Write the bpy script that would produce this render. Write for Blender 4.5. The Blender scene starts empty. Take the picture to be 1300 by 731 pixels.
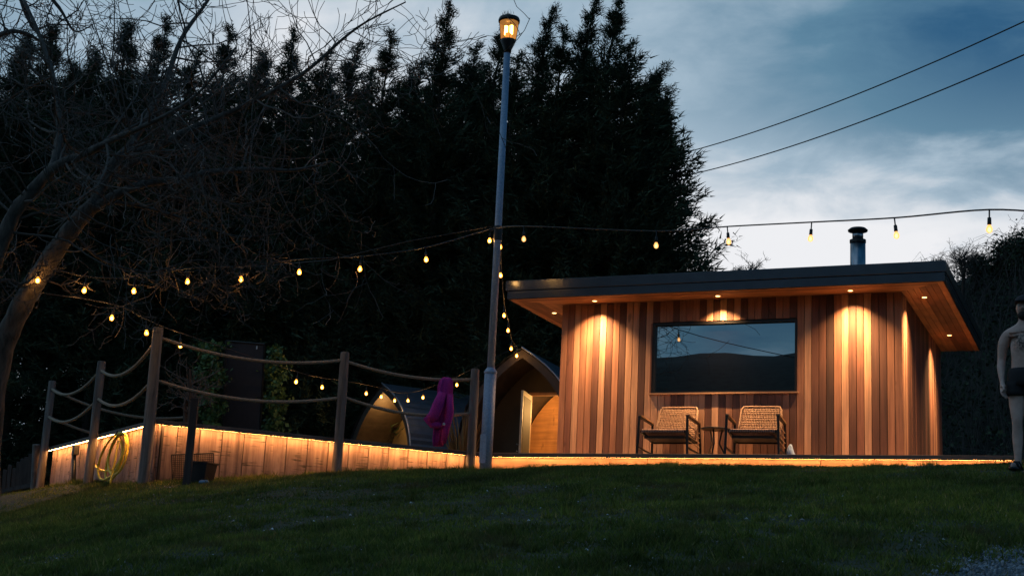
import bpy, bmesh, math, random
import numpy as np
from mathutils import Vector, Matrix

random.seed(7)
S = bpy.context.scene
COL = S.collection
R = math.radians

# ------------------------------------------------------------------ camera
F_PX = 1769.0                                   # focal length in pixels of a 1300 px wide frame
def _n(v):
    v = np.array(v, float); return v / np.linalg.norm(v)
_Z = _n([400, -7960, F_PX])                     # world up seen in camera axes (x right, y down, z ahead)
_X = np.array([-4120, 186, F_PX], float); _X = -_n(_X - _Z * (_X @ _Z))
_Y = np.cross(_Z, _X)
ROT = np.stack([_X, _Y, _Z])                    # camera axes -> world; world origin is the eye
cam = bpy.data.cameras.new('camera'); cam_o = bpy.data.objects.new('camera', cam); COL.objects.link(cam_o)
m = Matrix.Identity(4)
for i in range(3):
    m[i][0] = ROT[i, 0]; m[i][1] = -ROT[i, 1]; m[i][2] = -ROT[i, 2]
cam_o.matrix_world = m
cam.sensor_width = 36; cam.lens = F_PX / 1300 * 36
cam.clip_start = 0.1; cam.clip_end = 3000
S.camera = cam_o

def ray(px, py): return ROT @ np.array([px - 650.0, py - 365.5, F_PX])
def atD(px, py, D): return Vector(ray(px, py) * (D / F_PX))     # point at a depth of D metres
def atY(px, py, y):
    d = ray(px, py); return Vector(d * (y / d[1]))

# ------------------------------------------------------------------ world, light, exposure
S.view_settings.view_transform = 'Standard'; S.view_settings.look = 'None'
S.view_settings.exposure = 0.35; S.view_settings.gamma = 1
S.cycles.use_denoising = True
S.cycles.max_bounces = 6; S.cycles.diffuse_bounces = 3; S.cycles.glossy_bounces = 3
S.cycles.transparent_max_bounces = 12; S.cycles.caustics_reflective = False; S.cycles.caustics_refractive = False
S.cycles.sample_clamp_indirect = 3
W = bpy.data.worlds.new('World'); S.world = W; W.use_nodes = True

SUN_EL, SUN_ROT = R(1.0), R(12)
def build_world():
    nt = W.node_tree; N = nt.nodes; L = nt.links
    N.clear()
    out = N.new('ShaderNodeOutputWorld'); bg = N.new('ShaderNodeBackground'); L.new(bg.outputs[0], out.inputs[0])
    bg.inputs[1].default_value = 0.1
    sky = N.new('ShaderNodeTexSky'); sky.sky_type = 'NISHITA'; sky.sun_disc = False
    sky.sun_elevation = SUN_EL; sky.sun_rotation = SUN_ROT
    tc = N.new('ShaderNodeTexCoord'); sep = N.new('ShaderNodeSeparateXYZ'); L.new(tc.outputs['Generated'], sep.inputs[0])
    def mth(op, a, b=None, c=None, clamp=False):
        n = N.new('ShaderNodeMath'); n.operation = op; n.use_clamp = clamp
        for k, v in enumerate((a, b, c)):
            if v is None: continue
            if isinstance(v, (int, float)): n.inputs[k].default_value = v
            else: L.new(v, n.inputs[k])
        return n.outputs[0]
    def mr(v, a, b, c=0.0, d=1.0):
        n = N.new('ShaderNodeMapRange'); n.interpolation_type = 'SMOOTHSTEP'
        L.new(v, n.inputs[0])
        for k, q in enumerate((a, b, c, d)): n.inputs[k + 1].default_value = q
        return n.outputs[0]
    # cloud layer projected on a flat ceiling
    zc = mth('ADD', mth('MAXIMUM', sep.outputs[2], 0.0), 0.22)
    u = mth('DIVIDE', sep.outputs[0], zc); v = mth('DIVIDE', sep.outputs[1], zc)
    comb = N.new('ShaderNodeCombineXYZ'); L.new(u, comb.inputs[0]); L.new(v, comb.inputs[1])
    def noise(scale, detail, rough, off, stretch=(1, 1, 1)):
        mp = N.new('ShaderNodeMapping'); L.new(comb.outputs[0], mp.inputs[0])
        mp.inputs['Location'].default_value = off; mp.inputs['Scale'].default_value = stretch
        mp.inputs['Rotation'].default_value = (0, 0, R(-20))
        n = N.new('ShaderNodeTexNoise'); L.new(mp.outputs[0], n.inputs[0])
        n.inputs['Scale'].default_value = scale; n.inputs['Detail'].default_value = detail; n.inputs['Roughness'].default_value = rough
        n.inputs['Distortion'].default_value = 0.4
        return n.outputs[0]
    n1 = noise(2.0, 5, 0.5, (3.1, 1.7, 0), (0.95, 1.15, 1))
    n2 = noise(5.5, 7, 0.6, (0.3, 5.2, 0), (0.95, 1.1, 1))
    m1 = mth('SUBTRACT', n1, 0.5); m2 = mth('SUBTRACT', n2, 0.5)
    nn = mth('ADD', mth('MULTIPLY', m1, 0.75), mth('MULTIPLY', m2, 0.55))
    az = mth('MULTIPLY', mth('ARCTAN2', sep.outputs[0], sep.outputs[1]), 57.2958)       # 0 = +Y, right positive
    el = mth('MULTIPLY', mth('ARCSINE', sep.outputs[2]), 57.2958)
    el_n = mth('ADD', el, mth('MULTIPLY', mth('ADD', m1, mth('MULTIPLY', m2, 0.7)), 11.0))
    # the pale break under the cloud edge where the sun went down
    da = mth('DIVIDE', mth('SUBTRACT', az, -10.0), 26.0)
    glow = mth('MULTIPLY', mth('EXPONENT', mth('MULTIPLY', mth('MULTIPLY', da, da), -1.0)), mr(el_n, 19.0, 14.5))
    # thinner, paler cloud higher up to the left of it
    db = mth('DIVIDE', mth('SUBTRACT', az, -28.0), 17.0)
    pale = mth('MULTIPLY', mth('EXPONENT', mth('MULTIPLY', mth('MULTIPLY', db, db), -1.0)), mr(el, 45, 18))
    # heavier blue bank on the right over the break
    bank = mth('MULTIPLY', mr(az, -21, -3), mr(el_n, 15.5, 24))
    base = mth('ADD', 0.495, mth('MULTIPLY', nn, 0.95))
    b = mth('ADD', mth('SUBTRACT', base, mth('MULTIPLY', bank, 0.42)), mth('ADD', mth('MULTIPLY', glow, 0.46), mth('MULTIPLY', pale, 0.31)))
    rp = N.new('ShaderNodeValToRGB'); L.new(b, rp.inputs[0])
    e = rp.color_ramp.elements
    e[0].position = 0.0; e[0].color = (0.004, 0.045, 0.10, 1)
    e[1].position = 1.0; e[1].color = (0.74, 0.75, 0.78, 1)
    for p, c in ((0.18, (0.012, 0.085, 0.185, 1)), (0.42, (0.085, 0.195, 0.295, 1)), (0.68, (0.31, 0.415, 0.51, 1))):
        q = e.new(p); q.color = c
    mul = N.new('ShaderNodeMix'); mul.data_type = 'RGBA'; mul.blend_type = 'MULTIPLY'; mul.inputs[0].default_value = 1
    L.new(rp.outputs[0], mul.inputs[6]); mul.inputs[7].default_value = (10, 10, 10, 1)
    mx = N.new('ShaderNodeMix'); mx.data_type = 'RGBA'; mx.inputs[0].default_value = 0.88
    mx.clamp_result = False
    L.new(sky.outputs[0], mx.inputs[6]); L.new(mul.outputs[2], mx.inputs[7])
    L.new(mx.outputs[2], bg.inputs[0])
build_world()
# last light of the day: a very weak, broad glow from the sky over the valley behind the camera
sun = bpy.data.lights.new('sun', 'SUN'); sun.energy = 0.04; sun.angle = R(40); sun.color = (0.65, 0.8, 1.0)
sun_o = bpy.data.objects.new('sun', sun); COL.objects.link(sun_o)
sun_o.rotation_euler = (R(55), 0, R(-30))

# ------------------------------------------------------------------ helpers
def tag(o, label=None, cat=None, group=None, kind=None):
    if label: o['label'] = label
    if cat: o['category'] = cat
    if group: o['group'] = group
    if kind: o['kind'] = kind
    return o
def thing(name, label, cat, loc=(0, 0, 0), group=None, rz=0):
    o = bpy.data.objects.new(name, None); COL.objects.link(o); o.location = loc; o.rotation_euler.z = rz
    o.empty_display_size = 0.2
    return tag(o, label, cat, group)
class MB:
    """collects shapes, then links them as one mesh object"""
    def __init__(s): s.v = []; s.f = []
    def add(s, vs, fs):
        b = len(s.v); s.v += [tuple(q) for q in vs]; s.f += [tuple(i + b for i in f) for f in fs]; return s
    def box(s, c, d, rz=0, M=None):
        x, y, z = (q / 2 for q in d)
        vs = [Vector(q) for q in ((-x, -y, -z), (x, -y, -z), (x, y, -z), (-x, y, -z), (-x, -y, z), (x, -y, z), (x, y, z), (-x, y, z))]
        if M is not None: vs = [M @ q for q in vs]
        elif rz: vs = [Matrix.Rotation(rz, 3, 'Z') @ q for q in vs]
        c = Vector(c)
        return s.add([q + c for q in vs], [(0, 3, 2, 1), (4, 5, 6, 7), (0, 1, 5, 4), (1, 2, 6, 5), (2, 3, 7, 6), (3, 0, 4, 7)])
    def bar(s, a, b, w, h, up=(0, 0, 1)):
        a = Vector(a); b = Vector(b); d = (b - a); L = d.length; d.normalize()
        u = Vector(up); sx = d.cross(u)
        if sx.length < 1e-3: sx = d.cross(Vector((0, 1, 0)))
        sx.normalize(); uu = sx.cross(d)
        M = Matrix((sx, d, uu)).transposed()
        return s.box((a + b) / 2, (w, L, h), M=M)
    def prism(s, poly, z0, z1):
        n = len(poly)
        a = sum(poly[i][0] * poly[(i + 1) % n][1] - poly[(i + 1) % n][0] * poly[i][1] for i in range(n))
        if a < 0: poly = poly[::-1]
        vs = [(p[0], p[1], z0) for p in poly] + [(p[0], p[1], z1) for p in poly]
        fs = [tuple(range(n))[::-1], tuple(range(n, 2 * n))] + [(i, (i + 1) % n, n + (i + 1) % n, n + i) for i in range(n)]
        return s.add(vs, fs)
    def tube(s, pts, rad, n=8, caps=True):
        pts = [Vector(p) for p in pts]
        if not hasattr(rad, '__len__'): rad = [rad] * len(pts)
        vs = []; k = len(pts)
        d0 = (pts[1] - pts[0]).normalized()
        u = d0.orthogonal().normalized()
        for i, p in enumerate(pts):
            d = (pts[min(i + 1, k - 1)] - pts[max(i - 1, 0)])
            if d.length < 1e-9: d = d0
            d = d.normalized()
            u = (u - d * u.dot(d))
            u = u.normalized() if u.length > 1e-6 else d.orthogonal().normalized()
            w = d.cross(u)
            for j in range(n):
                t = 2 * math.pi * j / n
                vs.append(p + (u * math.cos(t) + w * math.sin(t)) * rad[i])
        fs = [(i * n + j, i * n + (j + 1) % n, (i + 1) * n + (j + 1) % n, (i + 1) * n + j) for i in range(k - 1) for j in range(n)]
        if caps: fs += [tuple(range(n))[::-1], tuple(range((k - 1) * n, k * n))]
        return s.add(vs, fs)
    def lathe(s, prof, n=20, c=(0, 0, 0)):
        vs = [(c[0] + r * math.cos(2 * math.pi * j / n), c[1] + r * math.sin(2 * math.pi * j / n), c[2] + z) for r, z in prof for j in range(n)]
        k = len(prof)
        fs = [(i * n + j, i * n + (j + 1) % n, (i + 1) * n + (j + 1) % n, (i + 1) * n + j) for i in range(k - 1) for j in range(n)]
        fs += [tuple(range(n))[::-1], tuple(range((k - 1) * n, k * n))]
        return s.add(vs, fs)
    def ball(s, c, r, n=10, k=7, sc=(1, 1, 1)):
        prof = [(max(1e-4, math.sin(math.pi * i / k)) * r, -math.cos(math.pi * i / k) * r) for i in range(k + 1)]
        b = MB().lathe(prof, n)
        return s.add([(c[0] + x * sc[0], c[1] + y * sc[1], c[2] + z * sc[2]) for x, y, z in b.v], b.f)
    def loft(s, rings, close=True):
        n = len(rings[0]); vs = [p for r in rings for p in r]
        fs = [(i * n + j, i * n + (j + 1) % n, (i + 1) * n + (j + 1) % n, (i + 1) * n + j) for i in range(len(rings) - 1) for j in range(n)]
        if close: fs += [tuple(range(n))[::-1], tuple(range((len(rings) - 1) * n, len(rings) * n))]
        return s.add(vs, fs)
    def mesh(s, name, mat, smooth=False, off=(0, 0, 0)):
        me = bpy.data.meshes.new(name)
        ox, oy, oz = off
        me.from_pydata([(x - ox, y - oy, z - oz) for x, y, z in s.v], [], s.f)
        if mat: me.materials.append(mat)
        if smooth: me.shade_smooth()
        return me
    def build(s, name, mat, parent=None, smooth=False, loc=None, bevel=0, world=True):
        """vertices are world coordinates; the object is stored relative to its (unrotated) parents"""
        off = Vector((0, 0, 0)); p = parent
        if world:
            while p is not None: off += p.location; p = p.parent
        o = bpy.data.objects.new(name, s.mesh(name, mat, smooth, off)); COL.objects.link(o)
        if parent: o.parent = parent
        if bevel:
            bm = o.modifiers.new('bevel', 'BEVEL'); bm.width = bevel; bm.segments = 1; bm.limit_method = 'ANGLE'
        return o
def inst(name, me, parent, loc, rot=(0, 0, 0)):
    o = bpy.data.objects.new(name, me); COL.objects.link(o); o.parent = parent
    off = Vector((0, 0, 0)); p = parent
    while p is not None: off += p.location; p = p.parent
    o.location = Vector(loc) - off; o.rotation_euler = rot
    return o
def np_mesh(name, V, Fc, mat, per=3):
    me = bpy.data.meshes.new(name)
    V = np.ascontiguousarray(V, dtype=np.float32); Fc = np.ascontiguousarray(Fc, dtype=np.int32)
    me.vertices.add(len(V)); me.vertices.foreach_set('co', V.ravel())
    me.loops.add(Fc.size); me.loops.foreach_set('vertex_index', Fc.ravel())
    me.polygons.add(len(Fc)); me.polygons.foreach_set('loop_start', np.arange(0, Fc.size, per, dtype=np.int32))
    me.update(calc_edges=True)
    if mat: me.materials.append(mat)
    return me
def children(o): return [c for c in bpy.data.objects if c.parent is o]
def copy_tree(o, parent=None):
    kids = children(o)
    c = o.copy(); COL.objects.link(c)
    if parent: c.parent = parent
    for ch in kids: copy_tree(ch, c)
    return c

# ------------------------------------------------------------------ materials
class Mat:
    def __init__(s, name):
        s.m = bpy.data.materials.new(name); s.m.use_nodes = True
        s.nt = s.m.node_tree; s.N = s.nt.nodes; s.L = s.nt.links
        s.b = s.N['Principled BSDF']
        s.out = s.N['Material Output']
    def set(s, **k):
        for q, v in k.items(): s.b.inputs[{'color': 'Base Color', 'rough': 'Roughness', 'metal': 'Metallic', 'spec': 'Specular IOR Level'}.get(q, q)].default_value = v if q != 'color' else (*v, 1)
        return s
    def coord(s, scale=(1, 1, 1), jitter=True, kind='Object'):
        tc = s.N.new('ShaderNodeTexCoord'); mp = s.N.new('ShaderNodeMapping'); mp.inputs['Scale'].default_value = scale
        v = tc.outputs[kind]
        if jitter:
            oi = s.N.new('ShaderNodeObjectInfo'); mu = s.N.new('ShaderNodeVectorMath'); mu.operation = 'SCALE'
            cb = s.N.new('ShaderNodeCombineXYZ')
            for i in range(3): s.L.new(oi.outputs['Random'], cb.inputs[i])
            s.L.new(cb.outputs[0], mu.inputs[0]); mu.inputs['Scale'].default_value = 47.0
            ad = s.N.new('ShaderNodeVectorMath'); ad.operation = 'ADD'; s.L.new(v, ad.inputs[0]); s.L.new(mu.outputs[0], ad.inputs[1]); v = ad.outputs[0]
        s.L.new(v, mp.inputs[0]); return mp.outputs[0]
    def noise(s, vec, scale, detail=4, rough=0.55, dist=0):
        n = s.N.new('ShaderNodeTexNoise'); s.L.new(vec, n.inputs[0])
        n.inputs['Scale'].default_value = scale; n.inputs['Detail'].default_value = detail
        n.inputs['Roughness'].default_value = rough; n.inputs['Distortion'].default_value = dist
        return n.outputs[0]
    def ramp(s, fac, stops):
        r = s.N.new('ShaderNodeValToRGB'); s.L.new(fac, r.inputs[0]); e = r.color_ramp.elements
        e[0].position, e[0].color = stops[0][0], (*stops[0][1], 1); e[1].position, e[1].color = stops[-1][0], (*stops[-1][1], 1)
        for p, c in stops[1:-1]:
            q = e.new(p); q.color = (*c, 1)
        return r.outputs[0]
    def mix(s, fac, a, b, mode='MIX'):
        n = s.N.new('ShaderNodeMix'); n.data_type = 'RGBA'; n.blend_type = mode
        for k, v in ((0, fac), (6, a), (7, b)):
            if isinstance(v, (int, float)): n.inputs[k].default_value = v
            elif isinstance(v, tuple): n.inputs[k].default_value = (*v, 1)
            else: s.L.new(v, n.inputs[k])
        return n.outputs[2]
    def base(s, c): s.L.new(c, s.b.inputs['Base Color']); return s
    def bump(s, h, strength=0.3, dist=0.01):
        n = s.N.new('ShaderNodeBump'); n.inputs['Strength'].default_value = strength; n.inputs['Distance'].default_value = dist
        s.L.new(h, n.inputs['Height']); s.L.new(n.outputs[0], s.b.inputs['Normal']); return s
def wood(name, col, vary=0.35, grain=(28, 28, 1.1), rough=0.62, knots=False):
    s = Mat(name); v = s.coord(grain); n = s.noise(v, 1.0, 6, 0.6, 0.6)
    d = tuple(c * (1 - vary) for c in col); l = tuple(min(1, c * (1 + vary)) for c in col)
    c = s.ramp(n, [(0.3, d), (0.5, col), (0.72, l)])
    v2 = s.coord((2.2, 2.2, 0.7)); n2 = s.noise(v2, 1.3, 3, 0.5)
    c = s.mix(0.75, c, s.ramp(n2, [(0.3, (0.55, 0.50, 0.52)), (0.7, (1.2, 1.16, 1.08))]), 'MULTIPLY')
    v3 = s.coord((9, 9, 3.2)); n3 = s.noise(v3, 1.0, 2, 0.5)                # scattered knots and stains
    c = s.mix(s.ramp(n3, [(0.68, (0, 0, 0)), (0.76, (.7, .7, .7))]), c, tuple(q * .35 for q in col))
    s.base(c).set(rough=rough).bump(n, 0.25, 0.004)
    return s.m
def plain(name, col, rough=0.5, metal=0.0, vary=0.15, scale=14, bump=0.0):
    s = Mat(name); v = s.coord(); n = s.noise(v, scale, 4)
    s.base(s.ramp(n, [(0.3, tuple(c * (1 - vary) for c in col)), (0.7, tuple(min(1, c * (1 + vary)) for c in col))])).set(rough=rough, metal=metal)
    if bump: s.bump(n, bump, 0.005)
    return s.m
def emit(name, col, st, alpha=None):
    s = Mat(name); e = s.N.new('ShaderNodeEmission'); e.inputs[0].default_value = (*col, 1); e.inputs[1].default_value = st
    if alpha is not None:
        t = s.N.new('ShaderNodeBsdfTransparent'); mx = s.N.new('ShaderNodeMixShader'); mx.inputs[0].default_value = alpha
        s.L.new(t.outputs[0], mx.inputs[1]); s.L.new(e.outputs[0], mx.inputs[2]); s.L.new(mx.outputs[0], s.out.inputs[0])
    else: s.L.new(e.outputs[0], s.out.inputs[0])
    return s.m

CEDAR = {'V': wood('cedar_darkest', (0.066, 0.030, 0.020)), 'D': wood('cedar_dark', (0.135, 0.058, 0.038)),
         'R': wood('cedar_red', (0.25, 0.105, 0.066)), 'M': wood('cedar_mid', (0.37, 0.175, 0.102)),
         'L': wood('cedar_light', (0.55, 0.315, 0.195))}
M_soffit = wood('soffit_timber', (0.42, 0.20, 0.09), 0.3, (1.1, 30, 30))
M_soffit2 = wood('soffit_timber_pale', (0.45, 0.23, 0.11), 0.3, (1.1, 30, 30)); M_soffit3 = wood('soffit_timber_dark', (0.22, 0.095, 0.045), 0.3, (1.1, 30, 30))
M_soffit_y2 = wood('soffit_timber_side_dark', (0.19, 0.085, 0.04), 0.3, (30, 1.1, 30))
M_soffit_y = wood('soffit_timber_side', (0.40, 0.20, 0.095), 0.3, (30, 1.1, 30))
M_sill = wood('sill_timber', (0.42, 0.25, 0.15), 0.2, (1, 30, 30))
M_fascia = plain('fascia_metal', (0.045, 0.052, 0.065), 0.24, 0.75, 0.12, 5)
M_rooftop = plain('roof_membrane', (0.05, 0.055, 0.06), 0.7)
M_black = plain('black_metal', (0.012, 0.012, 0.013), 0.4, 0.3)
M_flue = plain('flue_steel', (0.30, 0.33, 0.38), 0.28, 1.0, 0.1)
def post_mat():
    s = Mat('weathered_post'); v = s.coord((16, 16, 1.2)); n = s.noise(v, 1.0, 6, 0.65, 0.5)
    c = s.ramp(n, [(0.28, (0.05, 0.045, 0.045)), (0.5, (0.15, 0.135, 0.13)), (0.75, (0.28, 0.25, 0.235))])
    s.base(c).set(rough=0.8).bump(n, 0.5, 0.01); return s.m
M_post = post_mat()
M_post_dark = wood('dark_post', (0.055, 0.045, 0.045), 0.4, (16, 16, 1.2), 0.8)
M_rope = plain('rope_fibre', (0.30, 0.23, 0.17), 0.9, 0, 0.35, 90, 0.6)
def skirt_mat():
    s = Mat('sawn_skirt_board'); v = s.coord((13, 13, 0.8)); n = s.noise(v, 1.0, 6, 0.6, 0.5)
    c = s.ramp(n, [(0.28, (0.11, 0.068, 0.06)), (0.5, (0.34, 0.23, 0.20)), (0.72, (0.47, 0.34, 0.30))])
    v2 = s.coord((1.5, 1.5, 1)); n2 = s.noise(v2, 2.0, 4, 0.6)
    c = s.mix(0.6, c, s.ramp(n2, [(0.36, (0.38, 0.35, 0.37)), (0.62, (1.1, 1.07, 1.04))]), 'MULTIPLY')
    v3 = s.coord((2.5, 2.5, 42)); n3 = s.noise(v3, 1.0, 3, 0.5)          # saw marks across the board
    v4 = s.coord((3, 3, 1.6)); n4 = s.noise(v4, 1.7, 3, 0.5)
    k = s.mix(1.0, s.ramp(n3, [(0.56, (0, 0, 0)), (0.66, (1, 1, 1))]), s.ramp(n4, [(0.46, (0, 0, 0)), (0.56, (1, 1, 1))]), 'MULTIPLY')
    c = s.mix(k, c, (0.065, 0.05, 0.035))
    s.base(c).set(rough=0.8).bump(n, 0.4, 0.006); return s.m
M_skirt = skirt_mat()
M_sleeper = wood('sleeper', (0.25, 0.155, 0.115), 0.4, (0.9, 18, 18), 0.8)
M_nosing = wood('deck_nosing', (0.13, 0.10, 0.09), 0.3, (1.2, 20, 20), 0.75)
M_decking = wood('deck_boards', (0.30, 0.25, 0.21), 0.3, (1.2, 20, 20), 0.7)
M_led = emit('led_strip', (1.0, 0.43, 0.12), 68)
def pole_mat():
    s = Mat('galvanised_steel'); v = s.coord((1, 1, 1)); n = s.noise(v, 38, 5, 0.7)
    n2 = s.noise(s.coord((6, 6, 0.7)), 1.2, 4)
    c = s.mix(0.5, s.ramp(n, [(0.35, (0.13, 0.20, 0.32)), (0.65, (0.36, 0.48, 0.66))]), s.ramp(n2, [(0.3, (0.18, 0.26, 0.40)), (0.7, (0.40, 0.52, 0.68))]))
    s.base(c).set(rough=0.55, metal=0.15).bump(n, 0.2, 0.003); return s.m
M_pole = pole_mat()
M_filament = emit('filament', (1.0, 0.50, 0.13), 45)
M_bulb = emit('amber_bulb', (1.0, 0.30, 0.025), 6.5, 0.6)
M_bulb_dim = emit('dim_bulb', (1.0, 0.42, 0.12), 1.6, 0.8)
M_filament_dim = emit('dim_filament', (1.0, 0.62, 0.3), 6)
M_cable = plain('black_cable', (0.02, 0.02, 0.022), 0.6)
M_downlight = emit('downlight_lens', (1.0, 0.5, 0.15), 6)

def lawn_ground_mat():
    s = Mat('lawn_soil'); v = s.coord(jitter=False); n = s.noise(v, 0.9, 6, 0.6)
    n2 = s.noise(v, 14, 4, 0.6)
    c = s.mix(0.5, s.ramp(n, [(0.38, (0.018, 0.028, 0.011)), (0.52, (0.05, 0.05, 0.024)), (0.68, (0.055, 0.050, 0.026))]), s.ramp(n2, [(0.3, (0.02, 0.026, 0.012)), (0.7, (0.06, 0.07, 0.03))]))
    s.base(c).set(rough=0.95).bump(n2, 0.6, 0.03); return s.m
M_lawn = lawn_ground_mat()
def grass_mat():
    s = Mat('grass_blade'); g = s.N.new('ShaderNodeNewGeometry'); v = s.coord(jitter=False)
    n = s.noise(v, 0.55, 5, 0.6); n2 = s.noise(v, 3.1, 4, 0.6)
    c1 = s.ramp(g.outputs['Random Per Island'], [(0.0, (0.055, 0.075, 0.018)), (0.6, (0.105, 0.145, 0.030)), (0.92, (0.16, 0.17, 0.045)), (1.0, (0.28, 0.22, 0.10))])
    c = s.mix(0.75, c1, s.ramp(n, [(0.36, (0.28, 0.32, 0.3)), (0.5, (0.95, 1.0, 0.9)), (0.66, (1.7, 1.5, 1.15))]), 'MULTIPLY')
    c = s.mix(0.5, c, s.ramp(n2, [(0.38, (0.35, 0.35, 0.35)), (0.62, (1.5, 1.4, 1.25))]), 'MULTIPLY')
    n4 = s.noise(v, 1.5, 5, 0.65)
    c = s.mix(s.ramp(n4, [(0.55, (0, 0, 0)), (0.68, (.8, .8, .8))]), c, (0.10, 0.075, 0.035))
    c = s.mix(1.0, c, (1.4, 1.4, 1.4), 'MULTIPLY')
    s.base(c).set(rough=0.7, spec=0.25)
    tl = s.N.new('ShaderNodeBsdfTranslucent'); s.L.new(c, tl.inputs[0]); ad = s.N.new('ShaderNodeMixShader'); ad.inputs[0].default_value = .42
    s.L.new(s.b.outputs[0], ad.inputs[1]); s.L.new(tl.outputs[0], ad.inputs[2]); s.L.new(ad.outputs[0], s.out.inputs[0]); return s.m
M_grass = grass_mat()
def leaf_mat(name, a, b, c3, rough=0.7):
    s = Mat(name); g = s.N.new('ShaderNodeNewGeometry'); v = s.coord(); n = s.noise(v, 0.7, 4, 0.6)
    c = s.ramp(g.outputs['Random Per Island'], [(0, a), (0.6, b), (1, c3)])
    c = s.mix(0.6, c, s.ramp(n, [(0.3, (0.5, 0.5, 0.5)), (0.7, (1.35, 1.35, 1.3))]), 'MULTIPLY')
    s.base(c).set(rough=rough, spec=0.2); return s.m
M_conifer = leaf_mat('conifer_spray', (0.022, 0.038, 0.023), (0.040, 0.064, 0.038), (0.064, 0.090, 0.048))
M_ivy = leaf_mat('ivy_leaf', (0.035, 0.07, 0.025), (0.08, 0.15, 0.045), (0.13, 0.22, 0.07), 0.45)
M_dry = leaf_mat('dry_leaf', (0.10, 0.06, 0.02), (0.20, 0.13, 0.05), (0.30, 0.22, 0.10))
def bark_mat(name, a, b, sc=1.0):
    s = Mat(name); v = s.coord((9 * sc, 9 * sc, 2.2 * sc)); n = s.noise(v, 1.5, 6, 0.65, 0.4)
    s.base(s.ramp(n, [(0.3, a), (0.7, b)])).set(rough=0.9).bump(n, 0.8, 0.03); return s.m
M_bark = bark_mat('ash_bark', (0.03, 0.026, 0.024), (0.15, 0.125, 0.11))
M_twig = plain('twig', (0.10, 0.08, 0.07), 0.75)
M_stem = plain('dead_stem', (0.06, 0.054, 0.05), 0.9)
M_bark_dark = bark_mat('conifer_bark', (0.03, 0.022, 0.018), (0.08, 0.06, 0.05))
M_hill = plain('hill_scrub', (0.018, 0.020, 0.014), 0.95, 0, 0.6, 0.6)

# ------------------------------------------------------------------ ground
Zd = 2.09                                        # deck height above the eye
A_, B_, C_, E_, F_ = (-11.81, 15.20), (-8.90, 18.80), (-8.62, 19.0), (-1.25, 19.0), (-16.52, 18.53)
def pol(az, d, z): return (d * math.sin(R(az)), d * math.cos(R(az)), z)
CTRL = [(0, 0, -1.5), (-8, -6, -2.6), (8, -6, -2.3), (10, 4, -0.7), (-12, 2, -2.0), (0, -25, -6), (-25, -25, -6.5), (25, -25, -5.5),
        pol(-3.5, 9, .27), pol(-3.5, 14.8, 1.47), pol(-3.9, 19.05, 1.89), pol(6, 9, .35), pol(8, 18, 2.0),
        pol(-15.5, 8.5, .15), pol(-15.5, 14, 1.18), pol(-15.5, 19.65, 1.865),
        pol(-23.5, 8.5, .10), pol(-23.5, 14, 1.06), pol(-23.7, 20.65, 1.77),
        pol(-30, 9, .05), pol(-30, 15, 1.00), pol(-30.9, 19.95, 1.55),
        pol(-37.8, 10, -.03), pol(-37.8, 14.5, .62), pol(-37.8, 19.1, 1.25),
        pol(-43, 11, -.06), pol(-43, 16, .42), pol(-43, 21, .86), pol(-47, 12, -.2), pol(-47, 17, .2), pol(-47, 23, .75), pol(-52, 18, -.2),
        (-14.05, 16.75, 1.42), (-16.6, 18.7, 1.25), (-18.5, 20, 1.05), (-22, 24, 1.1),
        (-12, 20, 1.7), (-6, 22, 1.75), (-2, 25, 1.8), (-10, 28, 1.8), (-20, 32, 1.7), (0, 34, 2.0), (-35, 40, 1.6), (12, 26, 2.2),
        (-60, 60, 1.6), (0, 60, 2.0), (60, 60, 3.0), (-60, 0, -2), (60, 0, -1)]
_c = np.array(CTRL, float)
def _phi(r2): return 0.5 * r2 * np.log(r2 + 1e-9)
_n0 = len(_c); _K = _phi(((_c[:, None, :2] - _c[None, :, :2]) ** 2).sum(2)) + np.eye(_n0) * 0.05
_P = np.c_[np.ones(_n0), _c[:, :2]]
_A = np.block([[_K, _P], [_P.T, np.zeros((3, 3))]])
_w = np.linalg.solve(_A, np.r_[_c[:, 2], 0, 0, 0])
def smooth_noise(x, y, seed, f):
    rs = np.random.RandomState(seed); o = np.zeros_like(x)
    for k in range(7):
        a = rs.rand() * 6.28; q = f * (0.6 + rs.rand()); o += np.sin((x * math.cos(a) + y * math.sin(a)) * q + rs.rand() * 6.28)
    return o / 4.0
def ground_z(x, y):
    x = np.atleast_1d(np.asarray(x, float)); y = np.atleast_1d(np.asarray(y, float))
    xc = np.clip(x, -60, 60); yc = np.clip(y, -25, 60)
    out = np.zeros(len(xc))
    for s0 in range(0, len(xc), 40000):
        sl = slice(s0, s0 + 40000)
        r2 = (xc[sl, None] - _c[None, :, 0]) ** 2 + (yc[sl, None] - _c[None, :, 1]) ** 2
        out[sl] = _phi(r2) @ _w[:_n0] + _w[_n0] + _w[_n0 + 1] * xc[sl] + _w[_n0 + 2] * yc[sl]
    amp = np.clip((np.hypot(x, y) - 5) / 8, 0, 1) * np.clip((60 - np.hypot(x, y)) / 20, 0, 1) * np.where(x > -9.5, np.clip((18.7 - y) / 4, 0.12, 1), 1)
    out += 0.045 * smooth_noise(x, y, 3, 1.3) * amp + 0.018 * smooth_noise(x, y, 5, 3.7) * amp
    return out
def gz(x, y): return float(ground_z([x], [y])[0])

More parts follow.
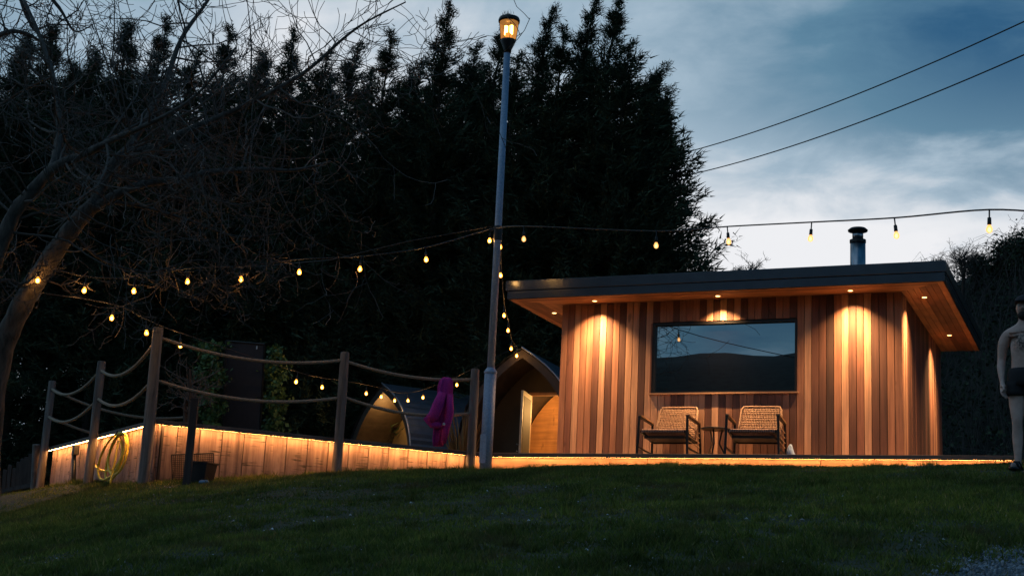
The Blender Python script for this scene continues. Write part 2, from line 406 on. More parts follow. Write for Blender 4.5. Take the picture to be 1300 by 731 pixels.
def axis(lo, hi, a, b, fine):
    pts = list(np.arange(a, b, fine)); s = fine; v = a
    while v > lo: s *= 1.35; v -= s; pts.insert(0, v)
    s = fine; v = b
    while v < hi: pts.append(v); s *= 1.35; v += s
    return np.array(pts)
gx = axis(-1500, 1500, -26, 8, 0.3); gy = axis(-1500, 1500, -2, 30, 0.3)
GX, GY = np.meshgrid(gx, gy); GZ = ground_z(GX.ravel(), GY.ravel())
nx_, ny_ = len(gx), len(gy)
ii = (np.arange(ny_ - 1)[:, None] * nx_ + np.arange(nx_ - 1)[None, :]).ravel()
me = np_mesh('ground', np.c_[GX.ravel(), GY.ravel(), GZ], np.c_[ii, ii + 1, ii + nx_ + 1, ii + nx_], M_lawn, 4); me.shade_smooth()
g = bpy.data.objects.new('ground', me); COL.objects.link(g); tag(g, kind='structure')

# steep bank to the right behind the cabin, and the far valley side behind the camera
def hill_mesh(name, xs, ys, fn, mat):
    X, Y = np.meshgrid(xs, ys); Zv = fn(X, Y); n = len(xs)
    ii = (np.arange(len(ys) - 1)[:, None] * n + np.arange(n - 1)[None, :]).ravel()
    me = np_mesh(name, np.c_[X.ravel(), Y.ravel(), Zv.ravel()], np.c_[ii, ii + 1, ii + n + 1, ii + n], mat, 4); me.shade_smooth()
    o = bpy.data.objects.new(name, me); COL.objects.link(o); tag(o, kind='structure'); return o
def sstep(x, a, b):
    t = np.clip((x - a) / (b - a), 0, 1); return t * t * (3 - 2 * t)
def bank_z(X, Y):
    top = 3.2 + 5.9 * sstep(X, -11.0, -4.5) + 1.0 * sstep(X, -5, -2) + 8.0 * sstep(X, -2, 40)
    return 1.2 + top * sstep(Y, 31, 46) + 0.35 * smooth_noise(X, Y, 11, 0.7) * sstep(Y, 31, 40) - 3.0 * sstep(Y, 70, 130) - 0.8 * (1 - sstep(Y, 28, 33)) - 1.5 * (1 - sstep(X, -14, -9))
hill_mesh('hillside', np.arange(-15, 90, 0.8), np.arange(28, 130, 0.8), bank_z, M_hill)
def valley_z(X, Y):
    r = 70 + 8 * np.sin(X * 0.008 + 0.7) + 2.0 * smooth_noise(X, Y, 21, 0.05) + 1.2 * smooth_noise(X, Y, 23, 0.16)
    return -9 + r * sstep(-Y, 90, 300) + 12 * sstep(-Y, 300, 500)
hill_mesh('far_hill', np.arange(-420, 421, 6.0), np.arange(-600, -60, 6.0), valley_z, M_hill)

# ------------------------------------------------------------------ cabin
Yw, XL, XR, YB = 20.2, -8.02, -2.77, 25.0
Zs = 4.58                                        # soffit height
cab = thing('garden_cabin', 'flat roofed cedar clad cabin with a wide dark picture window and lit eaves', 'cabin', ((XL + XR) / 2, Yw, Zd))
core = MB()
core.box(((XL + XR) / 2, (Yw + .07 + YB) / 2, (Zd + Zs) / 2 - .1), (XR - XL - .06, YB - Yw - .12, Zs - Zd + .18))
core.build('wall_core', CEDAR['V'], cab)
WX0, WX1, WZ0, WZ1 = -6.51, -4.28, 3.15, 4.235
pitch = 0.105; gap = 0.006
pm = {}
def plank(x, z0, z1, tone, y=Yw, side=False):
    key = (round(z1 - z0, 3), tone, side)
    if key not in pm:
        d = (pitch - gap, 0.022, z1 - z0) if not side else (0.022, pitch - gap, z1 - z0)
        b = MB().box((0, 0, 0), d); me = b.mesh('plank', CEDAR[tone]); pm[key] = me
    jy = random.uniform(-.003, .003)
    return inst('plank', pm[key], cab, (x, y + .011 + jy, (z0 + z1) / 2) if not side else (x - .011 + jy, y, (z0 + z1) / 2))
LEFT = 'MRLMMDLDMDLLDLR'; ABOVE = 'DMMDMMMDLDLDLDMMDDMMDD'; BELOW = 'LLMDDLLLDLDMDMMDDDDMDD'; RIGHT = 'MLDDVMLDRLDDMMRDRD'
n_l = int(round((WX0 - XL) / pitch)); n_m = int(round((WX1 - WX0) / pitch)); n_r = int(round((XR - WX1) / pitch))
for i in range(n_l):
    plank(XL + (i + .5) * (WX0 - XL) / n_l, Zd, Zs, LEFT[i % len(LEFT)])
for i in range(n_m):
    x = WX0 + (i + .5) * (WX1 - WX0) / n_m
    plank(x, WZ1 + .015, Zs, ABOVE[i % len(ABOVE)]); plank(x, Zd, WZ0 - .02, BELOW[i % len(BELOW)])
for i in range(n_r - 0):
    plank(WX1 + (i + .5) * (XR - WX1) / n_r, Zd, Zs, RIGHT[i % len(RIGHT)])
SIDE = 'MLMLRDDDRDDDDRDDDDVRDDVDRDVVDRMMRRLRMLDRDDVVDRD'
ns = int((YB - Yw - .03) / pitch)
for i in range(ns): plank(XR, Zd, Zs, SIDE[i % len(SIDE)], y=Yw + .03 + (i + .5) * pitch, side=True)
for i in range(ns): plank(XL + .022, Zd, Zs, random.choice('DRMDL'), y=Yw + .03 + (i + .5) * pitch, side=True)
# window
fr = MB()
for (x0, x1, z0, z1) in ((WX0, WX0 + .045, WZ0, WZ1), (WX1 - .03, WX1, WZ0, WZ1), (WX0 + .045, WX1 - .03, WZ1 - .035, WZ1), (WX0 + .045, WX1 - .03, WZ0, WZ0 + .02)):
    fr.box(((x0 + x1) / 2, Yw + .028, (z0 + z1) / 2), (x1 - x0, .07, z1 - z0))
win = fr.build('window_frame', M_black, cab)
s = Mat('window_glass'); gl = s.N.new('ShaderNodeBsdfGlossy'); gl.inputs['Color'].default_value = (0.62, 0.70, 0.74, 1); gl.inputs['Roughness'].default_value = 0.0
mxs = s.N.new('ShaderNodeMixShader'); lw = s.N.new('ShaderNodeFresnel'); lw.inputs['IOR'].default_value = 1.5
mxm = s.N.new('ShaderNodeMath'); mxm.operation = 'ADD'; mxm.inputs[1].default_value = 0.52; mxm.use_clamp = True; s.L.new(lw.outputs[0], mxm.inputs[0]); s.L.new(mxm.outputs[0], mxs.inputs[0])
s.set(color=(0.003, 0.003, 0.004), rough=0.5, spec=0.0); s.L.new(s.b.outputs[0], mxs.inputs[1]); s.L.new(gl.outputs[0], mxs.inputs[2]); s.L.new(mxs.outputs[0], s.out.inputs[0])
MB().box(((WX0 + WX1) / 2 + .008, Yw + .058, (WZ0 + WZ1) / 2), (WX1 - WX0 - .07, .008, WZ1 - WZ0 - .05)).build('window_pane', s.m, win)
MB().box(((WX0 + WX1) / 2, Yw - .006, WZ0 - .012), (WX1 - WX0 + .06, .05, .022)).build('window_sill', M_sill, cab)
for zz in ((WX0 - .012), ):
    MB().box((zz, Yw - .004, (WZ0 + WZ1) / 2), (.024, .02, WZ1 - WZ0)).build('window_trim', CEDAR['R'], cab)
# roof: soffit boards with mitred corners, two-step metal fascia
EX0, EX1, EY0, EY1 = -8.72, -2.13, 19.65, 25.05
nb = 6
def mitre_l(y): return EX0 + (y - EY0) / (Yw - EY0) * (XL - EX0)
def mitre_r(y): return EX1 + (y - EY0) / (Yw - EY0) * (XR - EX1)
for k in range(nb):
    y0 = EY0 + (Yw - EY0) * k / nb + .004; y1 = EY0 + (Yw - EY0) * (k + 1) / nb - .004
    MB().prism([(mitre_l(y0) + .004, y0), (mitre_r(y0) - .004, y0), (mitre_r(y1) - .004, y1), (mitre_l(y1) + .004, y1)], Zs, Zs + .018 + random.uniform(0, .003)).build('soffit_board', [M_soffit, M_soffit2, M_soffit3][(k * 2 + k // 3) % 3], cab)
for side in (0, 1):
    for k in range(nb + 1):
        n = nb + 1
        xa, xb = (EX1, XR) if side else (EX0, XL)
        x0 = xa + (xb - xa) * k / n; x1 = xa + (xb - xa) * (k + 1) / n
        sgn = 1 if x1 > x0 else -1; x0 += sgn * .003; x1 -= sgn * .003
        yf = lambda x: EY0 + (x - xa) / (xb - xa) * (Yw - EY0) + .004
        MB().prism([(x0, yf(x0)), (x1, yf(x1)), (x1, EY1), (x0, EY1)], Zs + .001, Zs + .02 + random.uniform(0, .003)).build('soffit_board', [M_soffit_y, M_soffit_y2][(k * 5 // 3) % 2], cab)
roof = MB().box(((EX0 + EX1) / 2, (EY0 + EY1) / 2, Zs + .155), (EX1 - EX0 - .06, EY1 - EY0 - .06, .26)).build('roof', M_rooftop, cab)
for nm, z0, z1, out in (('lower_fascia', Zs + .004, Zs + .128, 0.0), ('upper_fascia', Zs + .136, Zs + .292, .025)):
    f = MB()
    t = .02
    f.box(((EX0 + EX1) / 2, EY0 - out - t / 2, (z0 + z1) / 2), (EX1 - EX0 + 2 * out + 2 * t, t, z1 - z0))
    f.box((EX0 - out - t / 2, (EY0 + EY1) / 2 - out / 2 + .0015, (z0 + z1) / 2), (t, EY1 - EY0 + out - .003, z1 - z0))
    f.box((EX1 + out + t / 2, (EY0 + EY1) / 2 - out / 2 + .0015, (z0 + z1) / 2), (t, EY1 - EY0 + out - .003, z1 - z0))
    f.build(nm, M_fascia, roof, bevel=.004)
# flue
fx, fy = -3.606, 21.5
fl = MB().lathe([(.118, Zs + .28), (.118, 5.69)], 24, (fx, fy, 0)).build('chimney_flue', M_flue, cab, True)
MB().lathe([(.126, 5.69), (.126, 5.735), (.06, 5.74)], 24, (fx, fy, 0)).build('flue_band', M_black, fl)
MB().lathe([(.085, 5.74), (.085, 5.87)], 20, (fx, fy, 0)).build('flue_neck', M_flue, fl, True)
MB().lathe([(.09, 5.868), (.15, 5.875), (.155, 5.895), (.12, 5.925), (.02, 5.94)], 24, (fx, fy, 0)).build('flue_cap', M_black, fl, True)
fs = MB()
for k in range(3): fs.box((fx + .075 * math.cos(2.1 * k + .4), fy + .075 * math.sin(2.1 * k + .4), 5.81), (.012, .012, .13))
fs.build('cap_strap', M_black, fl)
# downlights: the lit lamps in the eaves
SPOTS = [(-7.395, 19.97), (-8.37, 20.73), (-5.426, 19.97), (-3.46, 19.97), (-2.50, 20.60), (-2.47, 23.55), (-8.37, 23.4)]
for (x, y) in SPOTS:
    d = MB().lathe([(.05, Zs - .004), (.05, Zs + .012)], 16, (x, y, 0)).build('downlight', M_flue, cab, True)
    MB().lathe([(.034, Zs - .007), (.034, Zs - .0045)], 16, (x, y, 0)).build('lamp_lens', M_downlight, d)
    l = bpy.data.lights.new('downlight_lamp', 'SPOT'); l.energy = 690; l.color = (1.0, 0.545, 0.23); l.spot_size = R(116); l.spot_blend = 0.35; l.shadow_soft_size = .012
    l.use_nodes = True; ln = l.node_tree; e_ = ln.nodes['Emission']; tcn = ln.nodes.new('ShaderNodeTexCoord'); sx_ = ln.nodes.new('ShaderNodeSeparateXYZ'); ab = ln.nodes.new('ShaderNodeMath'); ab.operation = 'ABSOLUTE'; pw = ln.nodes.new('ShaderNodeMath'); pw.operation = 'POWER'; pw.inputs[1].default_value = 6.5
    ln.links.new(tcn.outputs['Normal'], sx_.inputs[0]); ln.links.new(sx_.outputs[2], ab.inputs[0]); ln.links.new(ab.outputs[0], pw.inputs[0]); ln.links.new(pw.outputs[0], e_.inputs['Strength'])
    lo = bpy.data.objects.new('downlight_lamp', l); COL.objects.link(lo); lo.location = (x, y, Zs - .012)

# ------------------------------------------------------------------ deck
deck = thing('timber_deck', 'raised timber deck edged by a glowing amber light strip under its dark nosing', 'deck', (-8.9, 19.5, 1.6))
poly = [F_, A_, B_, C_, E_, (-1.25, 25.6), (-9.2, 25.6), (-11.2, 26.5), (-15.5, 22.5)]
MB().prism(poly, Zd - .045, Zd - .004).build('deck_surface', M_decking, deck)
path = [F_, A_, B_, C_, E_, (-1.25, 25.4)]
for i in range(len(path) - 1):
    a = Vector((*path[i], 0)); b = Vector((*path[i + 1], 0)); d = (b - a).normalized(); nrm = Vector((d.y, -d.x, 0)); L = (b - a).length
    MB().bar(a - nrm * .01 + Vector((0, 0, Zd - .024 + .0007 * i)) - d * .02, b - nrm * .01 + Vector((0, 0, Zd - .024 + .0007 * i)) + d * .02, .12, .05).build('deck_nosing', M_nosing, deck, bevel=.004)
    MB().bar(a + nrm * .036 + Vector((0, 0, Zd - .0555 + .0004 * i)) + d * .0, b + nrm * .036 + Vector((0, 0, Zd - .0555 + .0004 * i)) - d * .0, .022, .006).build('led_strip', M_led, deck)
    MB().bar(a + nrm * .053 + Vector((0, 0, Zd - .053 + .0004 * i)) - d * .02, b + nrm * .053 + Vector((0, 0, Zd - .053 + .0004 * i)) + d * .02, .004, .016).build('led_hiding_lip', M_black, deck)  # lip added to screen the bright strip from view, leaving its glow
    if i < 2:                                     # tall upright boards on the two sides of the wing
        n = int(L / .30)
        for k in range(n):
            p = a + d * (L * (k + .5) / n); w = L / n - .013
            zb = min(gz(p.x + nrm.x * .1, p.y + nrm.y * .1), gz(p.x, p.y)) - .12; zt = Zd - .052
            o = MB().box((0, 0, 0), (w, .03, zt - zb)).build('skirt_board', M_skirt, deck, world=False, bevel=.003)
            q = p - nrm * (.055 + random.uniform(0, .006)); q.z = (zt + zb) / 2
            o.location = q - deck.location; o.rotation_euler = (random.uniform(-.008, .008), 0, math.atan2(d.y, d.x))
        bb = MB().bar(a - nrm * .10 + Vector((0, 0, Zd - .5)), b - nrm * .10 + Vector((0, 0, Zd - .5)), .03, .85).build('skirt_backing', M_post_dark, deck)
    else:                                         # low sleepers along the cabin front
        n = max(1, int(round(L / 2.4)))
        for k in range(n):
            p0 = a + d * (L * k / n + .004); p1 = a + d * (L * (k + 1) / n - .004)
            MB().bar(p0 - nrm * .085 + Vector((0, 0, Zd - .052 - .25)), p1 - nrm * .085 + Vector((0, 0, Zd - .052 - .25)), .08, .5).build('sleeper', M_sleeper, deck, bevel=.006)

# ------------------------------------------------------------------ rope railing
rail = thing('rope_railing', 'rustic railing of round grey posts with two sagging ropes round the raised deck', 'railing', (-11.8, 15.2, 1.3))
def edge_pt(a, b, t, out=.13):
    a = Vector((*a, 0)); b = Vector((*b, 0)); d = (b - a).normalized(); p = a.lerp(b, t) + Vector((d.y, -d.x, 0)) * out; return p
def t_of(a, b, x): return (x - a[0]) / (b[0] - a[0])
PP = {'A': Vector((A_[0] - .02, A_[1] - .14, 0)), 'p120': edge_pt(A_, F_, t_of(A_, F_, -13.98), -.13), 'p66': edge_pt(A_, F_, t_of(A_, F_, -16.46), -.13),
      'p420': edge_pt(A_, B_, t_of(A_, B_, -10.21)), 'p600': edge_pt(A_, B_, t_of(A_, B_, -8.89), .10)}
zt = {'A': 3.32, 'p120': 3.18, 'p66': 3.20, 'p420': 3.31, 'p600': 3.32}
rr = {'A': .074, 'p120': .063, 'p66': .062, 'p420': .067, 'p600': .066}
bk = atD(270, 545, 26.0); PP['back'] = Vector((bk.x, bk.y, 0)); zt['back'] = atD(271, 507, 26).z; rr['back'] = .08
for k in PP:
    p = PP[k]; z0 = gz(p.x, p.y) - .15; z1 = zt[k]; r = rr[k]
    pts = []; rad = []
    for j in range(9):
        f = j / 8; pts.append((p.x + .012 * math.sin(3 * f + r * 90), p.y + .01 * math.cos(4 * f), z0 + (z1 - z0) * f)); rad.append(r * (1.08 - .12 * f) * (1 + .03 * math.sin(9 * f + r * 300)))
    MB().tube(pts, rad, 14).build('post', M_post, rail, False, bevel=.006)
def rope(a, za, b, zb, sag, r=.022):
    pa = Vector((PP[a].x, PP[a].y, za)); pb = Vector((PP[b].x, PP[b].y, zb)); b_ = MB(); pts = []
    for i in range(25):
        t = i / 24; q = pa.lerp(pb, t); q.z -= sag * 4 * t * (1 - t); pts.append(q)
    b_.tube(pts, r, 8); 
    # strands laid round the rope
    for s in range(3):
        st = []
        for i in range(120):
            t = i / 119; q = pa.lerp(pb, t); q.z -= sag * 4 * t * (1 - t); an = 60 * t + s * 2.094
            dd = (pb - pa).normalized(); u = dd.cross(Vector((0, 0, 1))).normalized(); w = u.cross(dd)
            st.append(q + (u * math.cos(an) + w * math.sin(an)) * r * .55)
        b_.tube(st, r * .62, 5)
    b_.build('rope', M_rope, rail, True)
rope('A', 3.20, 'p420', 3.20, .16); rope('A', 2.62, 'p420', 2.66, .16)
rope('p420', 3.19, 'p600', 3.17, .10); rope('p420', 2.68, 'p600', 2.66, .13)
rope('p120', 3.05, 'A', 3.18, .26); rope('p120', 2.62, 'A', 2.62, .22)
rope('p66', 3.07, 'p120', 3.05, .22); rope('p66', 2.60, 'p120', 2.60, .2)
rope('p66', 3.07, 'back', zt['back'] - .22, .28); rope('p66', 2.6, 'back', zt['back'] - .7, .25)

# ------------------------------------------------------------------ lamp post
lx, ly = -8.405, 18.42
lz = gz(lx, ly)
lamp = thing('lamp_post', 'tall galvanised street lamp post with an amber lit lantern on top', 'street lamp', (lx, ly, lz))
zl = atY(645, 66, ly).z; zj = atY(619.5, 472, ly).z; ztop = atY(646, 22, ly).z
MB().tube([(lx, ly, lz - .1), (lx, ly, zj - .03)], .088, 16).build('base_column', M_pole, lamp, True)
MB().lathe([(.088, zj - .03), (.098, zj - .02), (.098, zj), (.058, zj + .06)], 16, (lx, ly, 0)).build('collar', M_pole, lamp)
MB().tube([(lx, ly, zj + .05), (lx - .005, ly, zl + .02)], [.056, .050], 16).build('pole', M_pole, lamp, True)
MB().box((lx - .02, ly - .083, lz + .34), (.10, .014, .42)).build('access_door', M_pole, lamp, bevel=.004)
MB().lathe([(.055, zl - .02), (.06, zl + .03), (.115, zl + .16), (.12, zl + .19)], 20, (lx, ly, 0)).build('lantern_base', M_black, lamp, True)
H = ztop - zl
s = Mat('lantern_glass'); s.set(color=(1.0, 0.62, 0.25), rough=0.12); tr = s.N.new('ShaderNodeBsdfTransparent'); tr.inputs[0].default_value = (1, .66, .3, 1)
em = s.N.new('ShaderNodeEmission'); em.inputs[0].default_value = (1, .42, .10, 1); em.inputs[1].default_value = .55
ms = s.N.new('ShaderNodeMixShader'); ms.inputs[0].default_value = .45; s.L.new(tr.outputs[0], ms.inputs[1]); s.L.new(em.outputs[0], ms.inputs[2]); s.L.new(ms.outputs[0], s.out.inputs[0])
gla = MB().lathe([(.115, zl + .19), (.148, zl + H - .085)], 20, (lx, ly, 0)).build('lantern_glass', s.m, lamp, True)
tb = MB()
for k in (-1, 1): tb.tube([(lx + .043 * k, ly, zl + H * .50), (lx + .043 * k, ly, zl + H * .74)], .028, 10)
tb.build('lamp_bulb', emit('sodium_tube', (1, .62, .22), 30), gla, True)
MB().tube([(lx, ly, zl + .17), (lx, ly, zl + .30)], .05, 12).build('lamp_holder', emit('lamp_holder_glow', (1, .45, .1), 1.2), gla, True)
cg = MB()
for k in range(4):
    a = k * math.pi / 2 + .6; cg.bar((lx + .119 * math.cos(a), ly + .119 * math.sin(a), zl + .18), (lx + .152 * math.cos(a), ly + .152 * math.sin(a), zl + H - .08), .008, .008)
cg.build('lantern_strut', M_black, lamp)
MB().lathe([(.165, zl + H - .095), (.17, zl + H - .06), (.155, zl + H - .02), (.08, zl + H)], 20, (lx, ly, 0)).build('lantern_cap', M_black, lamp, True)
jb = MB()
jb.tube([(lx, ly, atY(627, 296, ly).z - .12), (lx, ly, atY(627, 296, ly).z + .1)], .062, 16)
for dz in (-.1, -.02, .06): jb.tube([(lx, ly, atY(627, 296, ly).z + dz), (lx, ly, atY(627, 296, ly).z + dz + .02)], .068, 16)
jb.build('strap_band', M_cable, lamp)

# ------------------------------------------------------------------ festoon lights
fil_me = MB().ball((0, 0, 0), .017, 8, 6, (1, 1, 1.5)).mesh('filament', M_filament, True)
bulb_prof = [(.012, .045), (.018, .03), (.030, .005), (.033, -.015), (.027, -.036), (.010, -.048)]
bulb_me = MB().lathe(bulb_prof, 12).mesh('bulb', M_bulb, True)
sock_me = MB().lathe([(.008, .20), (.008, .115), (.019, .11), (.021, .04), (.014, .035)], 10).mesh('socket', M_cable, True)
bulb_dim_me = bulb_me.copy(); bulb_dim_me.materials[0] = M_bulb_dim
fil_dim_me = fil_me.copy(); fil_dim_me.materials[0] = M_filament_dim
def festoon(label, anchors, bulbs, dim=False, hang=.155, r=.008, plain_extra=None, scale=.88):
    """anchors: cable points (px,py,D); bulbs: (px,py,D) of each bulb centre"""
    A = [atD(*a) for a in anchors]
    root = thing('festoon_string', label, 'string lights', A[0], 'festoon strings of warm bulbs')
    B = [atD(*b) for b in bulbs]
    pts = [A[0]] + [b + Vector((0, 0, .197 * scale)) for b in B] + [A[-1]] if len(anchors) == 2 else A
    # smooth curve through the points
    P = []
    for i in range(len(pts) - 1):
        p0 = pts[max(i - 1, 0)]; p1 = pts[i]; p2 = pts[i + 1]; p3 = pts[min(i + 2, len(pts) - 1)]
        for k in range(6):
            t = k / 6
            P.append(.5 * ((2 * p1) + (p2 - p0) * t + (2 * p0 - 5 * p1 + 4 * p2 - p3) * t * t + (3 * p1 - p0 - 3 * p2 + p3) * t ** 3))
    P.append(pts[-1])
    MB().tube(P, r, 6).build('cable', M_cable, root, True)
    for b in B:
        so = inst('socket', sock_me, root, b, (random.uniform(-.12, .12), random.uniform(-.12, .12), 0))
        bu = bpy.data.objects.new('bulb', bulb_dim_me if dim else bulb_me); COL.objects.link(bu); bu.parent = so
        fi = bpy.data.objects.new('filament', fil_dim_me if dim else fil_me); COL.objects.link(fi); fi.parent = root; fi.location = so.location + Vector((0, 0, -.012))
        if not dim:
            bl = bpy.data.lights.new('bulb_light', 'POINT'); bl.energy = 4; bl.color = (1.0, .48, .13); bl.shadow_soft_size = .034
            blo = bpy.data.objects.new('bulb_light', bl); COL.objects.link(blo); blo.location = b
        so.scale = (scale,) * 3; fi.scale = (scale,) * 3
    return root
Dl = 18.42 / ray(627, 296)[1] * F_PX
festoon('warm bulb string rising from the bare tree trunk to the lamp post', [(50, 348, 16.78), (622, 294, Dl)],
        [(48, 355, 16.75), (107, 368, 17.5), (170, 369, 17.8), (238, 357, 18.1), (306, 354, 18.4), (380, 345, 18.8), (457, 341, 19.1), (541, 329, 19.4), (621.6, 305, Dl)])
festoon('low warm bulb string from the bare tree past the dark screen to the pods', [(52, 372, 16.8), (655, 440, 28.3)],
        [(142, 403, 18.0), (186, 422, 18.9), (229, 438, 19.9), (376, 484, 24.6), (409, 491, 26.0), (435, 494, 27.2), (465, 499, 28.6), (484, 503, 29.4), (501, 508, 30.2), (518, 508, 30.4), (537, 504, 30.3), (580, 488, 29.4)])
festoon('warm bulb string dropping down beside the lamp post to the arched pod', [(629, 298, Dl - .05), (655, 444, 28.2)],
        [(635, 313, Dl), (635.5, 349, Dl + .8), (640, 400, Dl + 3.4), (645, 419, Dl + 5), (649, 442, 26.6), (656, 451, 28.0)])
festoon('pale lit bulb string crossing the sky above the cabin roof', [(629, 290, Dl), (1345, 272, 11.5)],
        [(665, 303, 18.7), (833, 311, 16.9), (925, 306, 16), (1029, 302, 14.9), (1138, 298, 13.7), (1256, 290, 12.4)], dim=True)
for lab, pts in (('bare black support wire sagging left from the lamp post towards the trees', [(627, 287, Dl), (520, 306, 20.5), (420, 330, 22.5), (330, 338, 24.5), (200, 342, 27)]),):
    w = MB().tube([atD(*p) for p in pts], .006, 5).build('support_wire', M_cable, None, True); tag(w, lab, 'cable')
for lab, (a, b) in (('upper of the two thin power lines slanting across the sky', ((1340, 9, 24), (850, 199, 40))), ('lower of the two thin power lines slanting across the sky', ((1340, 52, 24), (866, 224, 40)))):
    pa, pb = atD(*a), atD(*b); pts = []
    for i in range(21):
        t = i / 20; q = pa.lerp(pb, t); q.z -= .25 * 4 * t * (1 - t) - .0; pts.append(q)
    w = MB().tube(pts, .014, 6).build('power_line', M_cable, None, True); tag(w, lab, 'cable', 'power lines across the sky')

# ------------------------------------------------------------------ terrace furniture
M_chairmetal = plain('chair_frame', (0.014, 0.013, 0.013), 0.45, 0.4)
M_weave = plain('rope_weave', (0.30, 0.185, 0.115), 0.8, 0, 0.3, 60)
M_weave_seat = plain('seat_weave', (0.36, 0.22, 0.18), 0.8, 0, 0.3, 60)
M_armwood = wood('arm_wood', (0.34, 0.20, 0.10), 0.25, (20, 1, 20))
def make_chair(loc, label):
    t = thing('lounge_chair', label, 'chair', loc, 'woven lounge chairs on the deck')
    x0, y0, z0 = loc
    def P(x, y, z): return (x0 + x, y0 + y, z0 + z)
    for sx in (-1, 1):
        x = .36 * sx
        MB().bar(P(x * 1.05, -.36, 0), P(x, -.33, .57), .03, .03, (0, 1, 0)).build('leg', M_chairmetal, t)
        MB().bar(P(x * 1.05, .36, 0), P(x, .30, .53), .03, .03, (0, 1, 0)).build('leg', M_chairmetal, t)
        MB().bar(P(x, -.345, .575), P(x, .315, .535), .034, .022).build('armrest', M_chairmetal, t)
        MB().bar(P(x, -.32, .596), P(x, .28, .556), .05, .018).build('arm_pad', M_armwood, t)
        MB().bar(P(x * 1.03, -.34, .13), P(x * 1.03, .345, .10), .022, .022).build('side_rail', M_chairmetal, t)
        w = MB()
        for k in range(4): w.tube([P(x * 1.01, -.345 + .0 * k, .24 + .07 * k), P(x * 1.01, .33, .2 + .07 * k)], .007, 5)
        if sx > 0: w.build('side_cord', M_weave, t)
    f = MB()
    f.bar(P(-.34, -.33, .36), P(.34, -.33, .36), .03, .04); f.bar(P(-.34, .26, .27), P(.34, .26, .27), .03, .04)
    for sx in (-1, 1): f.bar(P(.33 * sx, -.33, .36), P(.33 * sx, .26, .27), .03, .04)
    f.box(P(0, -.03, .285), (.6, .5, .035))
    f.build('seat_frame', M_chairmetal, t)
    s = MB()
    for k in range(26):
        x = -.31 + .62 * k / 25; s.tube([P(x, -.348, .345), P(x, -.335, .385), P(x, -.03, .345 + .004 * (k % 2)), P(x, .25, .30)], .0105, 5)
    for k in range(12):
        y = -.31 + .55 * k / 11; zz = .383 - (y + .33) * .14; s.tube([P(-.32, y, zz), P(.32, y, zz)], .008, 5)
    tag(s.build('seat_weave', M_weave_seat, t, True), kind='stuff')
    def bp(u, v): # back surface
        wx = (.315 - .03 * v) * u
        return P(wx, .25 + .22 * v - .03 * (1 - u * u) * -1, .30 + .52 * v)
    b = MB()
    loop = [bp(-1, 0), bp(-1, .5), bp(-1, .9), bp(-.93, .99), bp(-.5, 1.0), bp(0, 1.0), bp(.5, 1.0), bp(.93, .99), bp(1, .9), bp(1, .5), bp(1, 0)]
    b.tube(loop, .017, 8); b.build('back_frame', M_weave, t, True)
    b = MB()
    for k in range(25):
        u = -.94 + 1.88 * k / 24
        b.tube([bp(u, v / 6) for v in range(7)], .0075, 5)
    for v in (.08, .14, .20, .26, .32, .38, .46, .52, .62, .68, .80, .86, .92):
        b.tube([bp(-.97 + 1.94 * i / 8, v + .006 * (i % 2)) for i in range(9)], .009, 5)
    tag(b.build('back_weave', M_weave, t, True), kind='stuff')
    return t
c1 = make_chair((-6.02, 19.62, Zd), 'left woven lounge chair below the window, nearer the cabin left end')
c2 = copy_tree(c1); c2.location = (-4.73, 19.60, Zd); c2.rotation_euler.z = R(4); c2['label'] = 'right woven lounge chair below the window, with a pale blue cloth by its leg'
t = thing('side_table', 'small round dark side table between the two woven chairs', 'table', (-5.36, 19.72, Zd))
q = (-5.36, 19.72, Zd)
MB().lathe([(.20, .435), (.215, .44), (.215, .455), (.205, .46)], 24, q).build('table_top', M_black, t, False)
for k in range(3):
    a = k * 2.094 + .5
    MB().tube([(q[0] + .10 * math.cos(a), q[1] + .10 * math.sin(a), Zd + .435), (q[0] + .06 * math.cos(a), q[1] + .06 * math.sin(a), Zd + .24), (q[0] + .19 * math.cos(a), q[1] + .19 * math.sin(a), Zd)], .013, 8).build('leg', M_armwood if k == 1 else M_black, t, True)
# crumpled pale blue cloth by the right chair
b = MB(); rs = random.Random(4)
rings = []
cx0, cy0 = -4.24, 19.62
for i in range(7):
    f = i / 6; r = [.075, .07, .055, .05, .04, .03, .012][i]
    rings.append([(cx0 + r * (1 + .35 * math.sin(3 * a + i) * rs.uniform(.6, 1)) * math.cos(a), cy0 + r * math.sin(a) * (1 + .3 * math.cos(2 * a + i)), Zd + .22 * f) for a in [2 * math.pi * j / 14 for j in range(14)]])
o = b.loft(rings).build('cloth', plain('pale_blue_cloth', (0.36, 0.50, 0.70), 0.9), None, True); tag(o, 'crumpled pale blue cloth on the deck beside the right woven chair', 'cloth')

